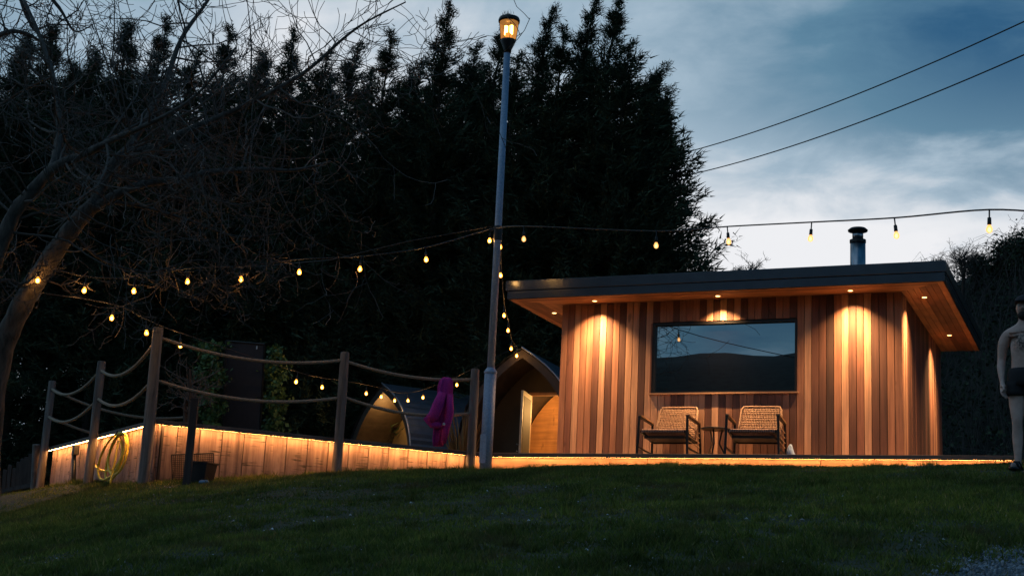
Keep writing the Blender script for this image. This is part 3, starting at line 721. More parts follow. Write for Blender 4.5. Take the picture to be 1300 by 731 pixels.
# ------------------------------------------------------------------ robe on the rope
M_robe = plain('purple_towelling', (0.36, 0.024, 0.27), 0.95, 0, 0.3, 60, 0.5)
Dr = 20.55
def robe():
    # rings down the hanging cloth: (px centre, py, half width px, depth m)
    prof = [(567, 479, 4, .03), (566.5, 483, 7, .07), (565, 492, 8, .09), (564.5, 503, 8, .10), (562, 514, 9, .10), (560.5, 524, 9.5, .10), (560, 533, 9, .10), (559.5, 541, 7.5, .09), (558.5, 549, 7.5, .09), (557, 558, 7, .08), (556, 566, 5.5, .07)]
    b = MB(); rings = []
    for i, (cx, cy, hw, dep) in enumerate(prof):
        ring = []
        for j in range(72):
            a = 2 * math.pi * j / 72
            fold = 1 + .13 * math.sin(6 * a + i * .25) + .08 * math.sin(13 * a - i * .3)
            u = math.cos(a) * hw * fold; p = atD(cx + u, cy, Dr)
            rings_off = math.sin(a) * dep * fold
            p = p + Vector((0, rings_off, 0)); ring.append(p)
        rings.append(ring)
    b.loft(rings)
    t = thing('bathrobe', 'purple towelling robe slung over the rope beside the lamp post', 'robe', atD(558, 566, Dr))
    b.build('robe_body', M_robe, t, True)
    s = MB()
    s.tube([atD(562, 498, Dr - .1), atD(556, 514, Dr - .14), atD(551, 527, Dr - .15), atD(545, 533, Dr - .15)], [.06, .085, .085, .075], 14)
    s.build('sleeve', M_robe, t, True)
    s = MB(); s.tube([atD(540, 529, Dr - .15), atD(549, 539, Dr - .15), atD(560, 540, Dr - .15)], [.05, .055, .04], 12); s.build('cuff', M_robe, t, True)
    s = MB(); s.tube([atD(571, 500, Dr - .09), atD(571, 525, Dr - .13), atD(566, 545, Dr - .12), atD(563, 562, Dr - .1)], [.05, .06, .055, .04], 12); s.build('sleeve', M_robe, t, True)
    MB().ball(atD(563.5, 538, Dr - .19), .022, 8, 6).build('label_tag', plain('pale_tag', (.55, .6, .75), .7), t, True)
robe()

# ------------------------------------------------------------------ hose coil, socket box, front post, mesh panel, tub
M_hose = plain('yellow_hose', (0.85, 0.64, 0.06), 0.45, 0, 0.1)
hd = Vector((F_[0] - A_[0], F_[1] - A_[1], 0)).normalized(); hn = Vector((-hd.y, hd.x, 0))
if hn.y > 0: hn = -hn
def on_left(px, py, out):                         # point on the receding left skirt plane, pushed out
    d = ray(px, py); p0 = np.array([A_[0], A_[1], 0]) + np.array(hn) * out; k = (p0 @ np.array(hn)) / (d @ np.array(hn)); return Vector(d * k)
b = MB(); rs = random.Random(2); pts = []
loops = [(136, 574, 19, 24, 15), (147, 580, 9, 32, 18), (142, 579, 13, 32, 24), (150, 576, 11, 27, 14)]
for li, (cx, cy, rx, ry, tilt) in enumerate(loops):
    for k in range(32):
        a = 2 * math.pi * k / 32 + math.pi / 2 * -1; ti = R(tilt)
        u = rx * math.cos(a); v = ry * math.sin(a)
        pts.append(on_left(cx + u * math.cos(ti) - v * math.sin(ti), cy + u * math.sin(ti) + v * math.cos(ti), -.0 + .022 * li + .012 * math.sin(a * 2)))
b.tube(pts, .017, 8)
b.tube([on_left(150, 560, .12), on_left(146, 585, .14), on_left(141, 606, .13), on_left(140, 613, .16)], .014, 8)
hose = thing('garden_hose', 'yellow garden hose coiled and hung on the deck side', 'hose', on_left(140, 612, .12))
b.build('hose_coil', M_hose, hose, True)
MB().tube([on_left(148, 551, -.01), on_left(148, 551, .17), on_left(149, 547, .18)], .010, 8).build('hook', M_black, hose, True)
sb = thing('socket_box', 'small outdoor socket box with a black pipe on the left deck side', 'socket box', on_left(95, 615, .05))
MB().box(on_left(96, 571, .05), (.12, .09, .16), math.atan2(hd.y, hd.x)).build('box', M_black, sb, bevel=.008)
MB().tube([on_left(94, 576, .06), on_left(93.5, 600, .06), on_left(93, 622, .05)], .035, 10).build('pipe', M_black, sb, True)
Df = 17.9
p0 = atD(236, 622, Df)
fp = thing('timber_post', 'short dark square timber post standing in the grass before the deck corner', 'post', (p0.x, p0.y, gz(p0.x, p0.y)))
ptop = atD(235, 503, Df).z
b = MB().box((p0.x, p0.y, (gz(p0.x, p0.y) - .2 + ptop) / 2), (.095, .095, ptop - gz(p0.x, p0.y) + .2), .5)
b.build('post_shaft', M_post_dark, fp, bevel=.008)
MB().box((p0.x, p0.y, ptop + .006), (.10, .10, .02), .5).build('post_cap', M_post_dark, fp, bevel=.004)
def on_front(px, py, out):
    d_ = Vector((B_[0] - A_[0], B_[1] - A_[1], 0)).normalized(); n_ = np.array([d_.y, -d_.x, 0]); d = ray(px, py)
    p0 = np.array([A_[0], A_[1], 0]) + n_ * out; return Vector(d * ((p0 @ n_) / (d @ n_)))
mp = thing('mesh_panel', 'square of dark wire mesh leaning on the deck boards behind the dark post', 'wire mesh', on_front(245, 612, .12))
fr_ = MB(); c4 = [on_front(218, 577, .06), on_front(271, 575, .06), on_front(271, 612, .2), on_front(219, 613, .2)]
for i in range(4): fr_.tube([c4[i], c4[(i + 1) % 4]], .009, 6)
fr_.build('mesh_frame', M_black, mp)
ww = MB()
for k in range(1, 22):
    f = k / 22; ww.tube([c4[0].lerp(c4[1], f), c4[3].lerp(c4[2], f)], .0042, 4, False)
for k in range(1, 15):
    f = k / 15; ww.tube([c4[0].lerp(c4[3], f), c4[1].lerp(c4[2], f)], .0042, 4, False)
tag(ww.build('mesh_wire', M_black, mp), kind='stuff')
tp = atD(253, 620, 18.2); tz = gz(tp.x, tp.y)
tub = thing('plastic_tub', 'black plastic tub on the grass in front of the wire mesh', 'tub', (tp.x, tp.y, tz))
b = MB(); 
def rr_ring(w, d, z): return [(tp.x + w * s0, tp.y + d * s1, z) for s0, s1 in ((-.8, -1), (.8, -1), (1, -.8), (1, .8), (.8, 1), (-.8, 1), (-1, .8), (-1, -.8))]
b.loft([rr_ring(.13, .12, tz - .02), rr_ring(.165, .15, tz + .24), rr_ring(.18, .165, tz + .245), rr_ring(.18, .165, tz + .265), rr_ring(.155, .14, tz + .265), rr_ring(.12, .11, tz + .02)])
b.build('tub_body', plain('black_plastic', (0.012, 0.013, 0.016), 0.5), tub)
cp = atD(257, 620, 17.75); cz = gz(cp.x, cp.y)
o = MB().tube([(cp.x - .05, cp.y, cz + .035), (cp.x - .03, cp.y, cz + .036), (cp.x + .05, cp.y + .02, cz + .036), (cp.x + .06, cp.y + .02, cz + .034)], [.025, .033, .033, .026], 12).build('drink_can', plain('blue_tin', (.10, .20, .34), .35, .7), None, True)
tag(o, 'small blue metal can lying in the grass beside the black tub', 'can')

# ------------------------------------------------------------------ dark screen with ivy
Ds = 25.0
sc = thing('privacy_screen', 'tall dark grey screen panel standing between two ivy columns', 'screen', atD(309, 560, Ds))
a0, a1, a2, a3 = atD(287, 433, Ds), atD(336, 437, Ds), atD(328, 590, Ds), atD(281, 590, Ds)
b = MB(); nn_ = Vector((0.35, -.93, 0)).normalized() * .05
b.add([a0, a1, a2, a3] + [q - nn_ for q in (a0, a1, a2, a3)], [(0, 1, 2, 3), (7, 6, 5, 4), (0, 4, 5, 1), (1, 5, 6, 2), (2, 6, 7, 3), (3, 7, 4, 0)])
b.build('panel', plain('dark_grey_sheet', (0.030, 0.032, 0.042), 0.6), sc)
b = MB()
for (p, q) in ((a0, a1), (a1, a2), (a0, a3)): b.tube([p, q], .018, 6)
b.build('panel_rim', M_black, sc)
MB().box(atD(326, 441, Ds - .03), (.02, .01, .06)).build('clip', plain('pale_clip', (.5, .52, .55), .5), sc)
def leaf_cloud(name, pts, size, mat, parent, rs, droop=0.3):
    n = len(pts); d = rs.normal(size=(n, 3)); d[:, 2] -= droop; d /= np.linalg.norm(d, axis=1)[:, None]
    u = np.cross(d, rs.normal(size=(n, 3))); u /= np.linalg.norm(u, axis=1)[:, None]; s = size * rs.uniform(.6, 1.3, n)[:, None]
    V = np.stack([pts, pts + d * s * .5 + u * s * .42, pts + d * s, pts + d * s * .5 - u * s * .42], 1).reshape(-1, 3)
    me = np_mesh(name, V, np.arange(4 * n).reshape(-1, 4), mat, 4)
    o = bpy.data.objects.new(name, me); COL.objects.link(o)
    if parent:
        o.parent = parent
        me.transform(Matrix.Translation(-parent.location))
    return o
def ivy_column(label, cx, y0, y1, hw, D, seed, n=2600):
    rs = np.random.RandomState(seed); base = atD(cx, y1 + 40, D); base.z = gz(base.x, base.y)
    t = thing('ivy_plant', label, 'ivy', base, 'ivy columns beside the dark screen')
    yy = rs.uniform(y0, y1 + 40, n); xx = cx + hw * rs.normal(size=n) * .5 * (0.75 + .35 * np.sin(yy * .16 + seed)); dd = D + rs.normal(size=n) * .22
    pts = np.array([tuple(atD(a, b_, c)) for a, b_, c in zip(xx, yy, dd)])
    leaf_cloud('foliage', pts, .085, M_ivy, t, rs)
    st = MB()
    for k in range(3): st.tube([(base.x + .1 * k - .1, base.y, base.z - .05)] + [tuple(atD(cx + hw * .3 * math.sin(j + k), y1 - (y1 - y0) * j / 5 * .9, D)) for j in range(6)], .016, 5)
    st.build('stem', M_bark_dark, t)
ivy_column('dense ivy column on the left of the dark screen', 266, 436, 545, 19, 24.6, 1, 3400)
ivy_column('dense ivy column on the right of the dark screen', 349, 440, 545, 17, 25.3, 2)

# ------------------------------------------------------------------ left picket fence
pf = thing('picket_fence', 'low dark weathered picket fence at the far left of the bank', 'fence', atD(22, 640, 24))
for i, (x, yt, yb) in enumerate([(-6, 598, 645), (2, 596, 644), (8, 590, 643), (14, 594, 642), (19, 586, 641), (24, 582, 640), (29, 580, 639), (34, 576, 638), (39, 573, 637)]):
    a = atD(x, yb + 6, 24 - .04 * i); c = atD(x + 5, yt, 24 - .04 * i)
    MB().bar(a, c, .085, .02, (0, 1, 0)).build('picket', M_post_dark, pf)
MB().tube([atD(42, 645, 23.5), atD(46, 564, 23.5)], .06, 10).build('post', M_post, pf)
MB().bar(atD(-8, 625, 24.1), atD(44, 615, 23.6), .04, .07).build('rail', M_post_dark, pf)

# ------------------------------------------------------------------ glamping pods
M_podshell = plain('pod_cladding', (0.042, 0.031, 0.023), 0.7, 0, .3, 6)
M_podroof = plain('pod_tin_roof', (0.10, 0.13, 0.17), 0.38, 0.6, .15, 6)
M_podwall = plain('pod_front_wall', (0.15, 0.115, 0.055), 0.7, 0, .12, 4)
M_podin = wood('pod_lining', (0.48, 0.24, 0.10), 0.25, (1, 22, 22))
M_podtrim = plain('pod_edge_trim', (0.25, 0.28, 0.33), 0.35, 0.5)
M_white = plain('door_edge_white', (0.42, 0.36, 0.25), 0.5)
def ogive(w, h, n=16, inset=0.0):
    """half profile points from left foot over the apex to right foot"""
    pts = [(-w * (1 - (i / n) ** 3.7), h * i / n) for i in range(n + 1)]
    pts = pts + [(-x, z) for x, z in pts[-2::-1]]
    return [(x * (1 - inset / w), z * (1 - inset / h)) for x, z in pts]
def make_pod(label, loc, rz, w, h, length, door_open, M_podwall):
    t = thing('glamping_pod', label, 'pod', loc, 'arched wooden pods behind the deck')
    M = Matrix.Translation(loc) @ Matrix.Rotation(rz, 4, 'Z')
    def T(x, y, z): return tuple(M @ Vector((x, y, z)))
    out = ogive(w, h); inn = ogive(w, h, inset=.17); n = len(out)
    def shell(y0, y1):
        b = MB(); rings = []
        for (prof, y) in ((out, y0), (out, y1), (inn, y1), (inn, y0)): rings.append([T(x, y, z) for x, z in prof])
        vs = [p for r in rings for p in r]; fs = []
        for k in range(4):
            for i in range(n - 1): fs.append((k * n + i, k * n + i + 1, ((k + 1) % 4) * n + i + 1, ((k + 1) % 4) * n + i))
        return b.add(vs, fs)
    shell(0, length).build('shell', M_podshell, t)
    r = MB()                                       # corrugated tin over the shell, ridge ribs along the length
    nr = 44
    for i in range(nr):
        pass
    dense = ogive(w + .03, h + .03, 36)
    ring = []
    for k, y in enumerate((-.04, length + .04)):
        ring.append([T(x * (1 + (.012 if i % 2 else 0)), y, z * (1 + (.008 if i % 2 else 0))) for i, (x, z) in enumerate(dense)])
    m_ = len(dense); r.add(ring[0] + ring[1], [(i, i + 1, m_ + i + 1, m_ + i) for i in range(m_ - 1)])
    r.build('tin_roof', M_podroof, t)
    tr_ = MB(); tr_.tube([T(x, -.05, z) for x, z in ogive(w + .035, h + .035, 16)][len(out) // 2:], .02, 6); tr_.build('edge_trim', M_podtrim, t, True)
    # recessed front wall with a doorway
    yw = .95; dx0, dx1, dh = -.13, .70, 2.12
    def wall_strip(x0, x1, zmin):
        b = MB(); pts = []
        k = 8
        for i in range(k + 1):
            x = x0 + (x1 - x0) * i / k
            # height of inner profile at x
            zz = 0
            for a, c in zip(inn[:-1], inn[1:]):
                if a[0] <= x <= c[0] and c[0] > a[0]: zz = a[1] + (c[1] - a[1]) * (x - a[0]) / (c[0] - a[0])
            pts.append((x, max(zz, zmin)))
        vs = [T(x, yw, zmin) for x, z in pts] + [T(x, yw, z) for x, z in pts] + [T(x, yw + .06, zmin) for x, z in pts] + [T(x, yw + .06, z) for x, z in pts]
        q = k + 1; fs = []
        for i in range(k):
            fs += [(i, i + 1, q + i + 1, q + i), (2 * q + i + 1, 2 * q + i, 3 * q + i, 3 * q + i + 1)]
        fs += [(0, q, 3 * q, 2 * q), (k, 2 * q + k, 3 * q + k, q + k)]
        return b.add(vs, fs)
    fw = wall_strip(-w + .12, dx0, 0).build('front_wall', M_podwall, t)
    wall_strip(dx1, w - .12, 0).build('front_wall', M_podwall, t)
    wall_strip(dx0, dx1, dh).build('front_wall', M_podwall, t)
    f = MB()
    f.bar(T(dx0, yw, 0), T(dx0, yw, dh), .06, .1, (0, 1, 0)); f.bar(T(dx1, yw, 0), T(dx1, yw, dh), .06, .1, (0, 1, 0)); f.bar(T(dx0, yw, dh), T(dx1, yw, dh), .1, .06)
    f.build('door_frame', M_podin, t)
    b = MB(); prof = ogive(w, h, inset=.2)
    b.add([T(x, yw + 2.2, z) for x, z in prof], [tuple(range(len(prof)))]); b.build('inner_wall', M_podin, t)
    b = MB(); b.add([T(-w + .1, 0, .02), T(w - .1, 0, .02), T(w - .1, length - .1, .02), T(-w + .1, length - .1, .02)], [(0, 1, 2, 3)]); b.build('floor', M_podin, t)
    MB().add([T(x, length - .05, z) for x, z in prof], [tuple(range(len(prof)))]).build('back_wall', M_podshell, t)
    MB().bar(T(.35, yw + 1.7, .45), T(w - .3, yw + 1.7, .45), .5, .06).build('bench', M_podin, t)
    # door leaf
    ang = R(-83) if door_open else 0
    def Dr_(x, z, y=0):
        return T(dx0 + .0 + x * math.cos(ang) - y * math.sin(ang), yw - .03 + x * math.sin(ang) + y * math.cos(ang), z)
    leaf = MB(); ww_ = dx1 - dx0 - .04
    vs = [Dr_(x, z, y) for y in (0, .045) for x, z in ((0, .03), (ww_, .03), (ww_, dh - .04), (0, dh - .04))]
    leaf.add(vs, [(0, 1, 2, 3), (7, 6, 5, 4), (0, 4, 5, 1), (1, 5, 6, 2), (2, 6, 7, 3), (3, 7, 4, 0)])
    dr = leaf.build('door', M_white if door_open else M_podwall, t)
    pn = MB()
    for y in (-.006, .045):
        vs = [Dr_(x, z, y + k) for k in (0, .006) for x, z in ((.07, .12), (ww_ - .07, .12), (ww_ - .07, dh - .14), (.07, dh - .14))]
        pn.add(vs, [(0, 1, 2, 3), (7, 6, 5, 4), (0, 4, 5, 1), (1, 5, 6, 2), (2, 6, 7, 3), (3, 7, 4, 0)])
    pn.build('door_panel', M_podwall, dr)
    hh = MB(); hh.tube([Dr_(ww_ - .06, 1.0, -.06), Dr_(ww_ - .18, 1.0, -.06)], .012, 6); hh.tube([Dr_(ww_ - .06, .86, -.05), Dr_(ww_ - .1, .86, -.05)], .012, 6); hh.build('handle', M_flue, dr)
    return t, T
pb = atD(655, 618, 27.6); g0 = 2.02
pod1, T1 = make_pod('open fronted arched pod between lamp post and cabin, its door ajar on an orange interior', (pb.x, pb.y, g0), R(3), 1.30, atD(655, 436, 27.6).z - g0, 4.8, True, plain('shaded_pod_wall', (0.06, 0.048, 0.028), 0.7, 0, .12, 4))  # porch shade put into this pod's darker front wall colour
p2 = atD(478, 620, 31.5)
pod2, T2 = make_pod('farther arched pod behind the railing, its golden front turned to the left', (p2.x, p2.y, 2.0), R(-34), 1.6, atD(487, 484, 31.5).z - 2.0, 5.2, False, M_podwall)
def lampat(p, e, rad=.05, col=(1, .52, .16)):
    l = bpy.data.lights.new('pod_lamp', 'POINT'); l.energy = e; l.color = col; l.shadow_soft_size = rad
    o = bpy.data.objects.new('pod_lamp', l); COL.objects.link(o); o.location = p
lampat(T1(.45, 1.9, 1.9), 110); lampat(T1(.2, .3, 2.3), .35); lampat(T2(.4, 1.9, 1.8), 60); lampat(T2(-.2, .2, 2.0), 24)
# dried plant by the pod
def tuft(name, label, cat, base, n, h, spread, mat, seed, group=None):
    rs = np.random.RandomState(seed); b = MB()
    for k in range(n):
        a = rs.rand() * 6.28; r = spread * rs.rand(); hh = h * rs.uniform(.5, 1)
        p = [(base[0] + r * .3 * math.cos(a), base[1] + r * .3 * math.sin(a), base[2]), (base[0] + r * .7 * math.cos(a), base[1] + r * .7 * math.sin(a), base[2] + hh * .7), (base[0] + r * 1.2 * math.cos(a), base[1] + r * 1.2 * math.sin(a), base[2] + hh)]
        b.tube(p, [.008, .012, .002], 4)
    o = b.build(name, mat); tag(o, label, cat, group); return o
pl = atD(588, 590, 24.5)
tuft('dry_plant', 'clump of dry grass stalks lit amber behind the last railing post', 'plant', (pl.x, pl.y, 1.75), 90, 1.5, .45, M_dry, 5)

# ------------------------------------------------------------------ conifers
def conifer_mesh(seed, H, Rb, nbr, lean=0.35, low=0.03, sparse_low=False, flat_top=0.0):
    rs = np.random.RandomState(seed)
    t = np.where(rs.rand(nbr) < .72, 1 - np.sqrt(rs.rand(nbr)), rs.rand(nbr)); t = low + (1 - low) * t
    if sparse_low: t = t[(t > .35) | (rs.rand(nbr) < .24)]
    nb = len(t)
    az = rs.rand(nb) * 2 * np.pi
    Rt = Rb * np.where(t < .86, np.clip((1 - t / .93), 0, 1) ** 0.62, np.clip(1 - t, 0, 1) * 1.55) * (1 - .25 * np.exp(-((t) / .08) ** 2))
    lobes = 1 + .18 * np.sin(3 * az + seed) * np.sin(7 * t * np.pi + seed)
    Lb = np.maximum(Rt * np.where(t > .6, rs.uniform(.4, 1.25, nb), rs.uniform(.62, 1.12, nb)) * lobes, .12)
    def leader(tt): return np.stack([lean * np.clip(tt - .8, 0, 1) ** 2 * 25 * .35 + .1 * np.sin(tt * 4 + seed), .08 * np.sin(tt * 5 + 1), tt * H], -1)
    up0 = rs.uniform(.15, .7, nb) + .25 * t
    M = 22
    s = np.linspace(.12, 1, M)[None, :] + rs.uniform(-.02, .02, (nb, M))
    dirx, diry = np.cos(az), np.sin(az)
    base = leader(t)
    rad = Lb[:, None] * s; zz = Lb[:, None] * (up0[:, None] * s + .25 * s ** 2 - .35 * s ** 3 * rs.uniform(0, 1.2, (nb, 1)))
    C = np.stack([base[:, None, 0] + dirx[:, None] * rad + .12 * lean * s ** 2 * Lb[:, None], base[:, None, 1] + diry[:, None] * rad, base[:, None, 2] + zz], -1)
    C = C.reshape(-1, 3); n = len(C)
    D = np.stack([np.repeat(dirx, M), np.repeat(diry, M), np.repeat(up0, M) * .7], -1)
    K = 8; tri = []
    P = np.repeat(C, K, 0); DD = np.repeat(D, K, 0) + rs.normal(size=(n * K, 3)) * np.array([.62, .62, .5]); DD[:, 0] += .12 * lean
    DD /= np.linalg.norm(DD, axis=1)[:, None]
    sz = rs.uniform(.10, .27, n * K) * (0.45 + .55 * np.repeat(np.repeat(np.clip(Lb / 1.0, .2, 1), M), K))
    Wd = np.cross(DD, rs.normal(size=(n * K, 3))); Wd /= np.linalg.norm(Wd, axis=1)[:, None]
    P = P + rs.normal(size=P.shape) * .07
    V = np.stack([P - Wd * sz[:, None] * .085, P + Wd * sz[:, None] * .085, P + DD * sz[:, None]], 1).reshape(-1, 3)
    # feathery leader
    q = 300; tt = .80 + .21 * rs.rand(q); c = leader(tt); c = c + rs.normal(size=c.shape) * .03
    d = np.stack([rs.normal(size=q) * .8 + .5, rs.normal(size=q) * .8, np.abs(rs.normal(size=q)) * .6 + .2], -1); d /= np.linalg.norm(d, axis=1)[:, None]
    w = np.cross(d, rs.normal(size=(q, 3))); w /= np.linalg.norm(w, axis=1)[:, None]; l = rs.uniform(.15, .5, q)[:, None] * np.clip((1.05 - tt) / .2, .3, 1)[:, None]; c = c + d * (rs.rand(q) * np.clip((1.0 - tt) / .2, 0, 1) * .75)[:, None]
    V2 = np.stack([c - w * .02, c + w * .02, c + d * l], 1).reshape(-1, 3)
    V = np.r_[V, V2]
    me = np_mesh('crown', V, np.arange(len(V)).reshape(-1, 3), M_conifer)
    b = MB(); b.tube([tuple(leader(np.array(k / 8))) for k in range(9)], [max(.012, .17 * (1 - k / 8) ** .8) for k in range(9)], 7)
    rsx = random.Random(seed)
    for k in range(40):
        i = rsx.randrange(nb); c0 = base[i]; b.tube([tuple(c0), (c0[0] + dirx[i] * Lb[i] * .8, c0[1] + diry[i] * Lb[i] * .8, c0[2] + Lb[i] * (up0[i] * .8))], [.03, .008], 4, False)
    return me, b.mesh('trunk', M_bark_dark, True)
CON = [conifer_mesh(11, 12.5, 2.6, 420, .9), conifer_mesh(12, 12.0, 2.4, 390, 1.2), conifer_mesh(13, 12.0, 2.6, 410, .8), conifer_mesh(14, 11.0, 2.9, 560, .7, .06, True), conifer_mesh(15, 9.5, 2.6, 400, 1.4), conifer_mesh(16, 11.5, 2.8, 540, 1.0, .05, True)]
HREF = [12.5, 12.0, 12.0, 11.0, 9.5, 11.5]
def conifer(k, px, py, D, label, rz=None, wide=1.0):
    top = atD(px, py, D); b = Vector((top.x, top.y, gz(top.x, top.y) - .1)); h = top.z - b.z; f = h / HREF[k]
    t = thing('conifer_tree', label, 'tree', b, 'tall conifers behind the deck')
    t.rotation_euler.z = R(-22) + (0 if rz is None else rz)
    for nm, me in (('crown', CON[k][0]), ('trunk', CON[k][1])):
        o = bpy.data.objects.new(nm, me); COL.objects.link(o); o.parent = t
    t.scale = (f ** .5 * wide, f ** .5 * wide, f)
    return t
ROW = [(-30, 70, 31, 3), (30, 52, 33, 3), (66, 44, 31.5, 5), (118, 72, 33.5, 3), (164, 41, 31, 5), (204, 34, 33, 0), (246, 66, 31.5, 2), (289, 46, 33, 0), (330, 74, 31.5, 3), (372, 52, 33, 1), (412, 70, 31.5, 2), (448, 60, 33, 2),
       (492, 52, 31.5, 0), (530, 80, 33, 2), (567, 20, 31.5, 1), (600, 62, 33, 2), (627, 30, 32, 0), (656, 74, 30.5, 2), (685, 22, 31.5, 1), (712, 48, 30.5, 0), (740, 14, 32, 1), (769, 0, 31, 0), (796, 60, 30, 2), (818, 92, 30.5, 4), (840, 126, 31, 4)]
WORDS = ['leftmost dark conifer half cut by the left edge of the view', 'dark conifer behind the left hanging twigs', 'dark conifer with a pointed tip left of the main limbs',
 'gappy low conifer left of the leaning limb', 'dark conifer crossed by the rising limb of the bare tree', 'tallest conifer crossed by the bare limb', 'gappy conifer above the left railing post', 'conifer behind the crossing bare limbs',
 'conifer above the dark screen', 'conifer seen through the fine twigs right of the screen', 'gappy conifer under the bare crown tips', 'dark conifer beside the outermost bare twigs', 'first clear conifer right of the bare crown',
 'short conifer in the dip right of the bare crown', 'conifer whose thin tip leans right, left of the lantern', 'short conifer filling the gap left of the lamp post', 'conifer right behind the lantern of the lamp post', 'short conifer just right of the lamp post',
 'conifer with a feathery wind bent tip right of the lantern', 'conifer between the two tall tips right of the lantern', 'tall feathery conifer left of the highest tip', 'highest conifer of the row with a sharp leaning tip',
 'conifer on the first shoulder right of the highest tip', 'shorter conifer on the falling right slope of the row', 'last conifer of the row where the power lines end']
for i, (x, y, D, k) in enumerate(ROW): conifer(k, x, y, D + 6, WORDS[i], rz=R([0, 25, -20, 12, -30][i % 5]), wide=1.08 if 18 < i < 23 else 0.98)

ORD = ['leftmost', 'second from left', 'third from left', 'fourth from left', 'fifth from left', 'sixth from left', 'middle one', 'sixth from right', 'fifth from right', 'fourth from right', 'third from right', 'second from right', 'rightmost']
for i, (x, y, k) in enumerate([(92, 88, 3), (142, 92, 5), (186, 88, 3), (268, 100, 0), (312, 104, 2), (352, 102, 0), (392, 98, 2), (432, 104, 1), (472, 96, 2), (512, 98, 0), (548, 92, 2), (586, 84, 1), (612, 80, 2)]):
    conifer(k, x, y, 42 + (i % 3) * .7, ORD[i] + ' of the shorter conifers standing behind the tall front row', rz=R(40 * i), wide=1.1)

# ------------------------------------------------------------------ bare trees
class Twigs:
    def __init__(s, seed): s.r = random.Random(seed); s.b = MB(); s.n = 0
    def grow(s, p, d, L, r0, depth, curl=(0, 0, 0), wig=.28, kids=6, seg=6):
        r = s.r; pts = [p.copy()]; rad = [r0]; q = p.copy(); dd = d.normalized(); dirs = [dd]
        for i in range(seg):
            dd = (dd + Vector((r.gauss(0, wig), r.gauss(0, wig), r.gauss(0, wig))) * .5 + Vector(curl) * (i / seg)).normalized()
            q = q + dd * (L / seg); pts.append(q.copy()); rad.append(max(r0 * (1 - (i + 1) / seg * .75), .0042)); dirs.append(dd)
        s.b.tube(pts, rad, 5 if r0 > .012 else 3, False); s.n += 1
        if depth > 0:
            for k in range(kids):
                t = r.uniform(.2, 1.0); i = min(int(t * seg), seg - 1); f = t * seg - i; base = pts[i].lerp(pts[i + 1], f)
                ax = dirs[i].orthogonal(); ax.rotate(Matrix.Rotation(r.uniform(0, 6.28), 3, dirs[i]))
                nd = (dirs[i] * r.uniform(.35, .9) + ax * r.uniform(.5, 1.0)).normalized()
                s.grow(base, nd, L * r.uniform(.32, .62), max(rad[i] * .55, .0048), depth - 1, (0, 0, r.uniform(.05, .32)), wig * 1.15, max(2, kids - 2), max(3, seg - 1))
bt = thing('bare_tree', 'leafless leaning tree with curly twigs at the left, one bulb on its trunk', 'tree', atD(-14, 600, 17))
trunk = MB(); tw = Twigs(3)
def limb(pix, rad):
    pts = [atD(*p) for p in pix]; P = []; Rr = []
    for i in range(len(pts) - 1):
        p0 = pts[max(i - 1, 0)]; p1 = pts[i]; p2 = pts[i + 1]; p3 = pts[min(i + 2, len(pts) - 1)]
        for k in range(5):
            t = k / 5; P.append(.5 * ((2 * p1) + (p2 - p0) * t + (2 * p0 - 5 * p1 + 4 * p2 - p3) * t * t + (3 * p1 - p0 - 3 * p2 + p3) * t ** 3)); Rr.append(rad[i] + (rad[i + 1] - rad[i]) * t)
    P.append(pts[-1]); Rr.append(rad[-1])
    Rr = [r * .86 * (1 + .06 * math.sin(i * 1.7)) for i, r in enumerate(Rr)]
    trunk.tube(P, Rr, 10); return P, Rr
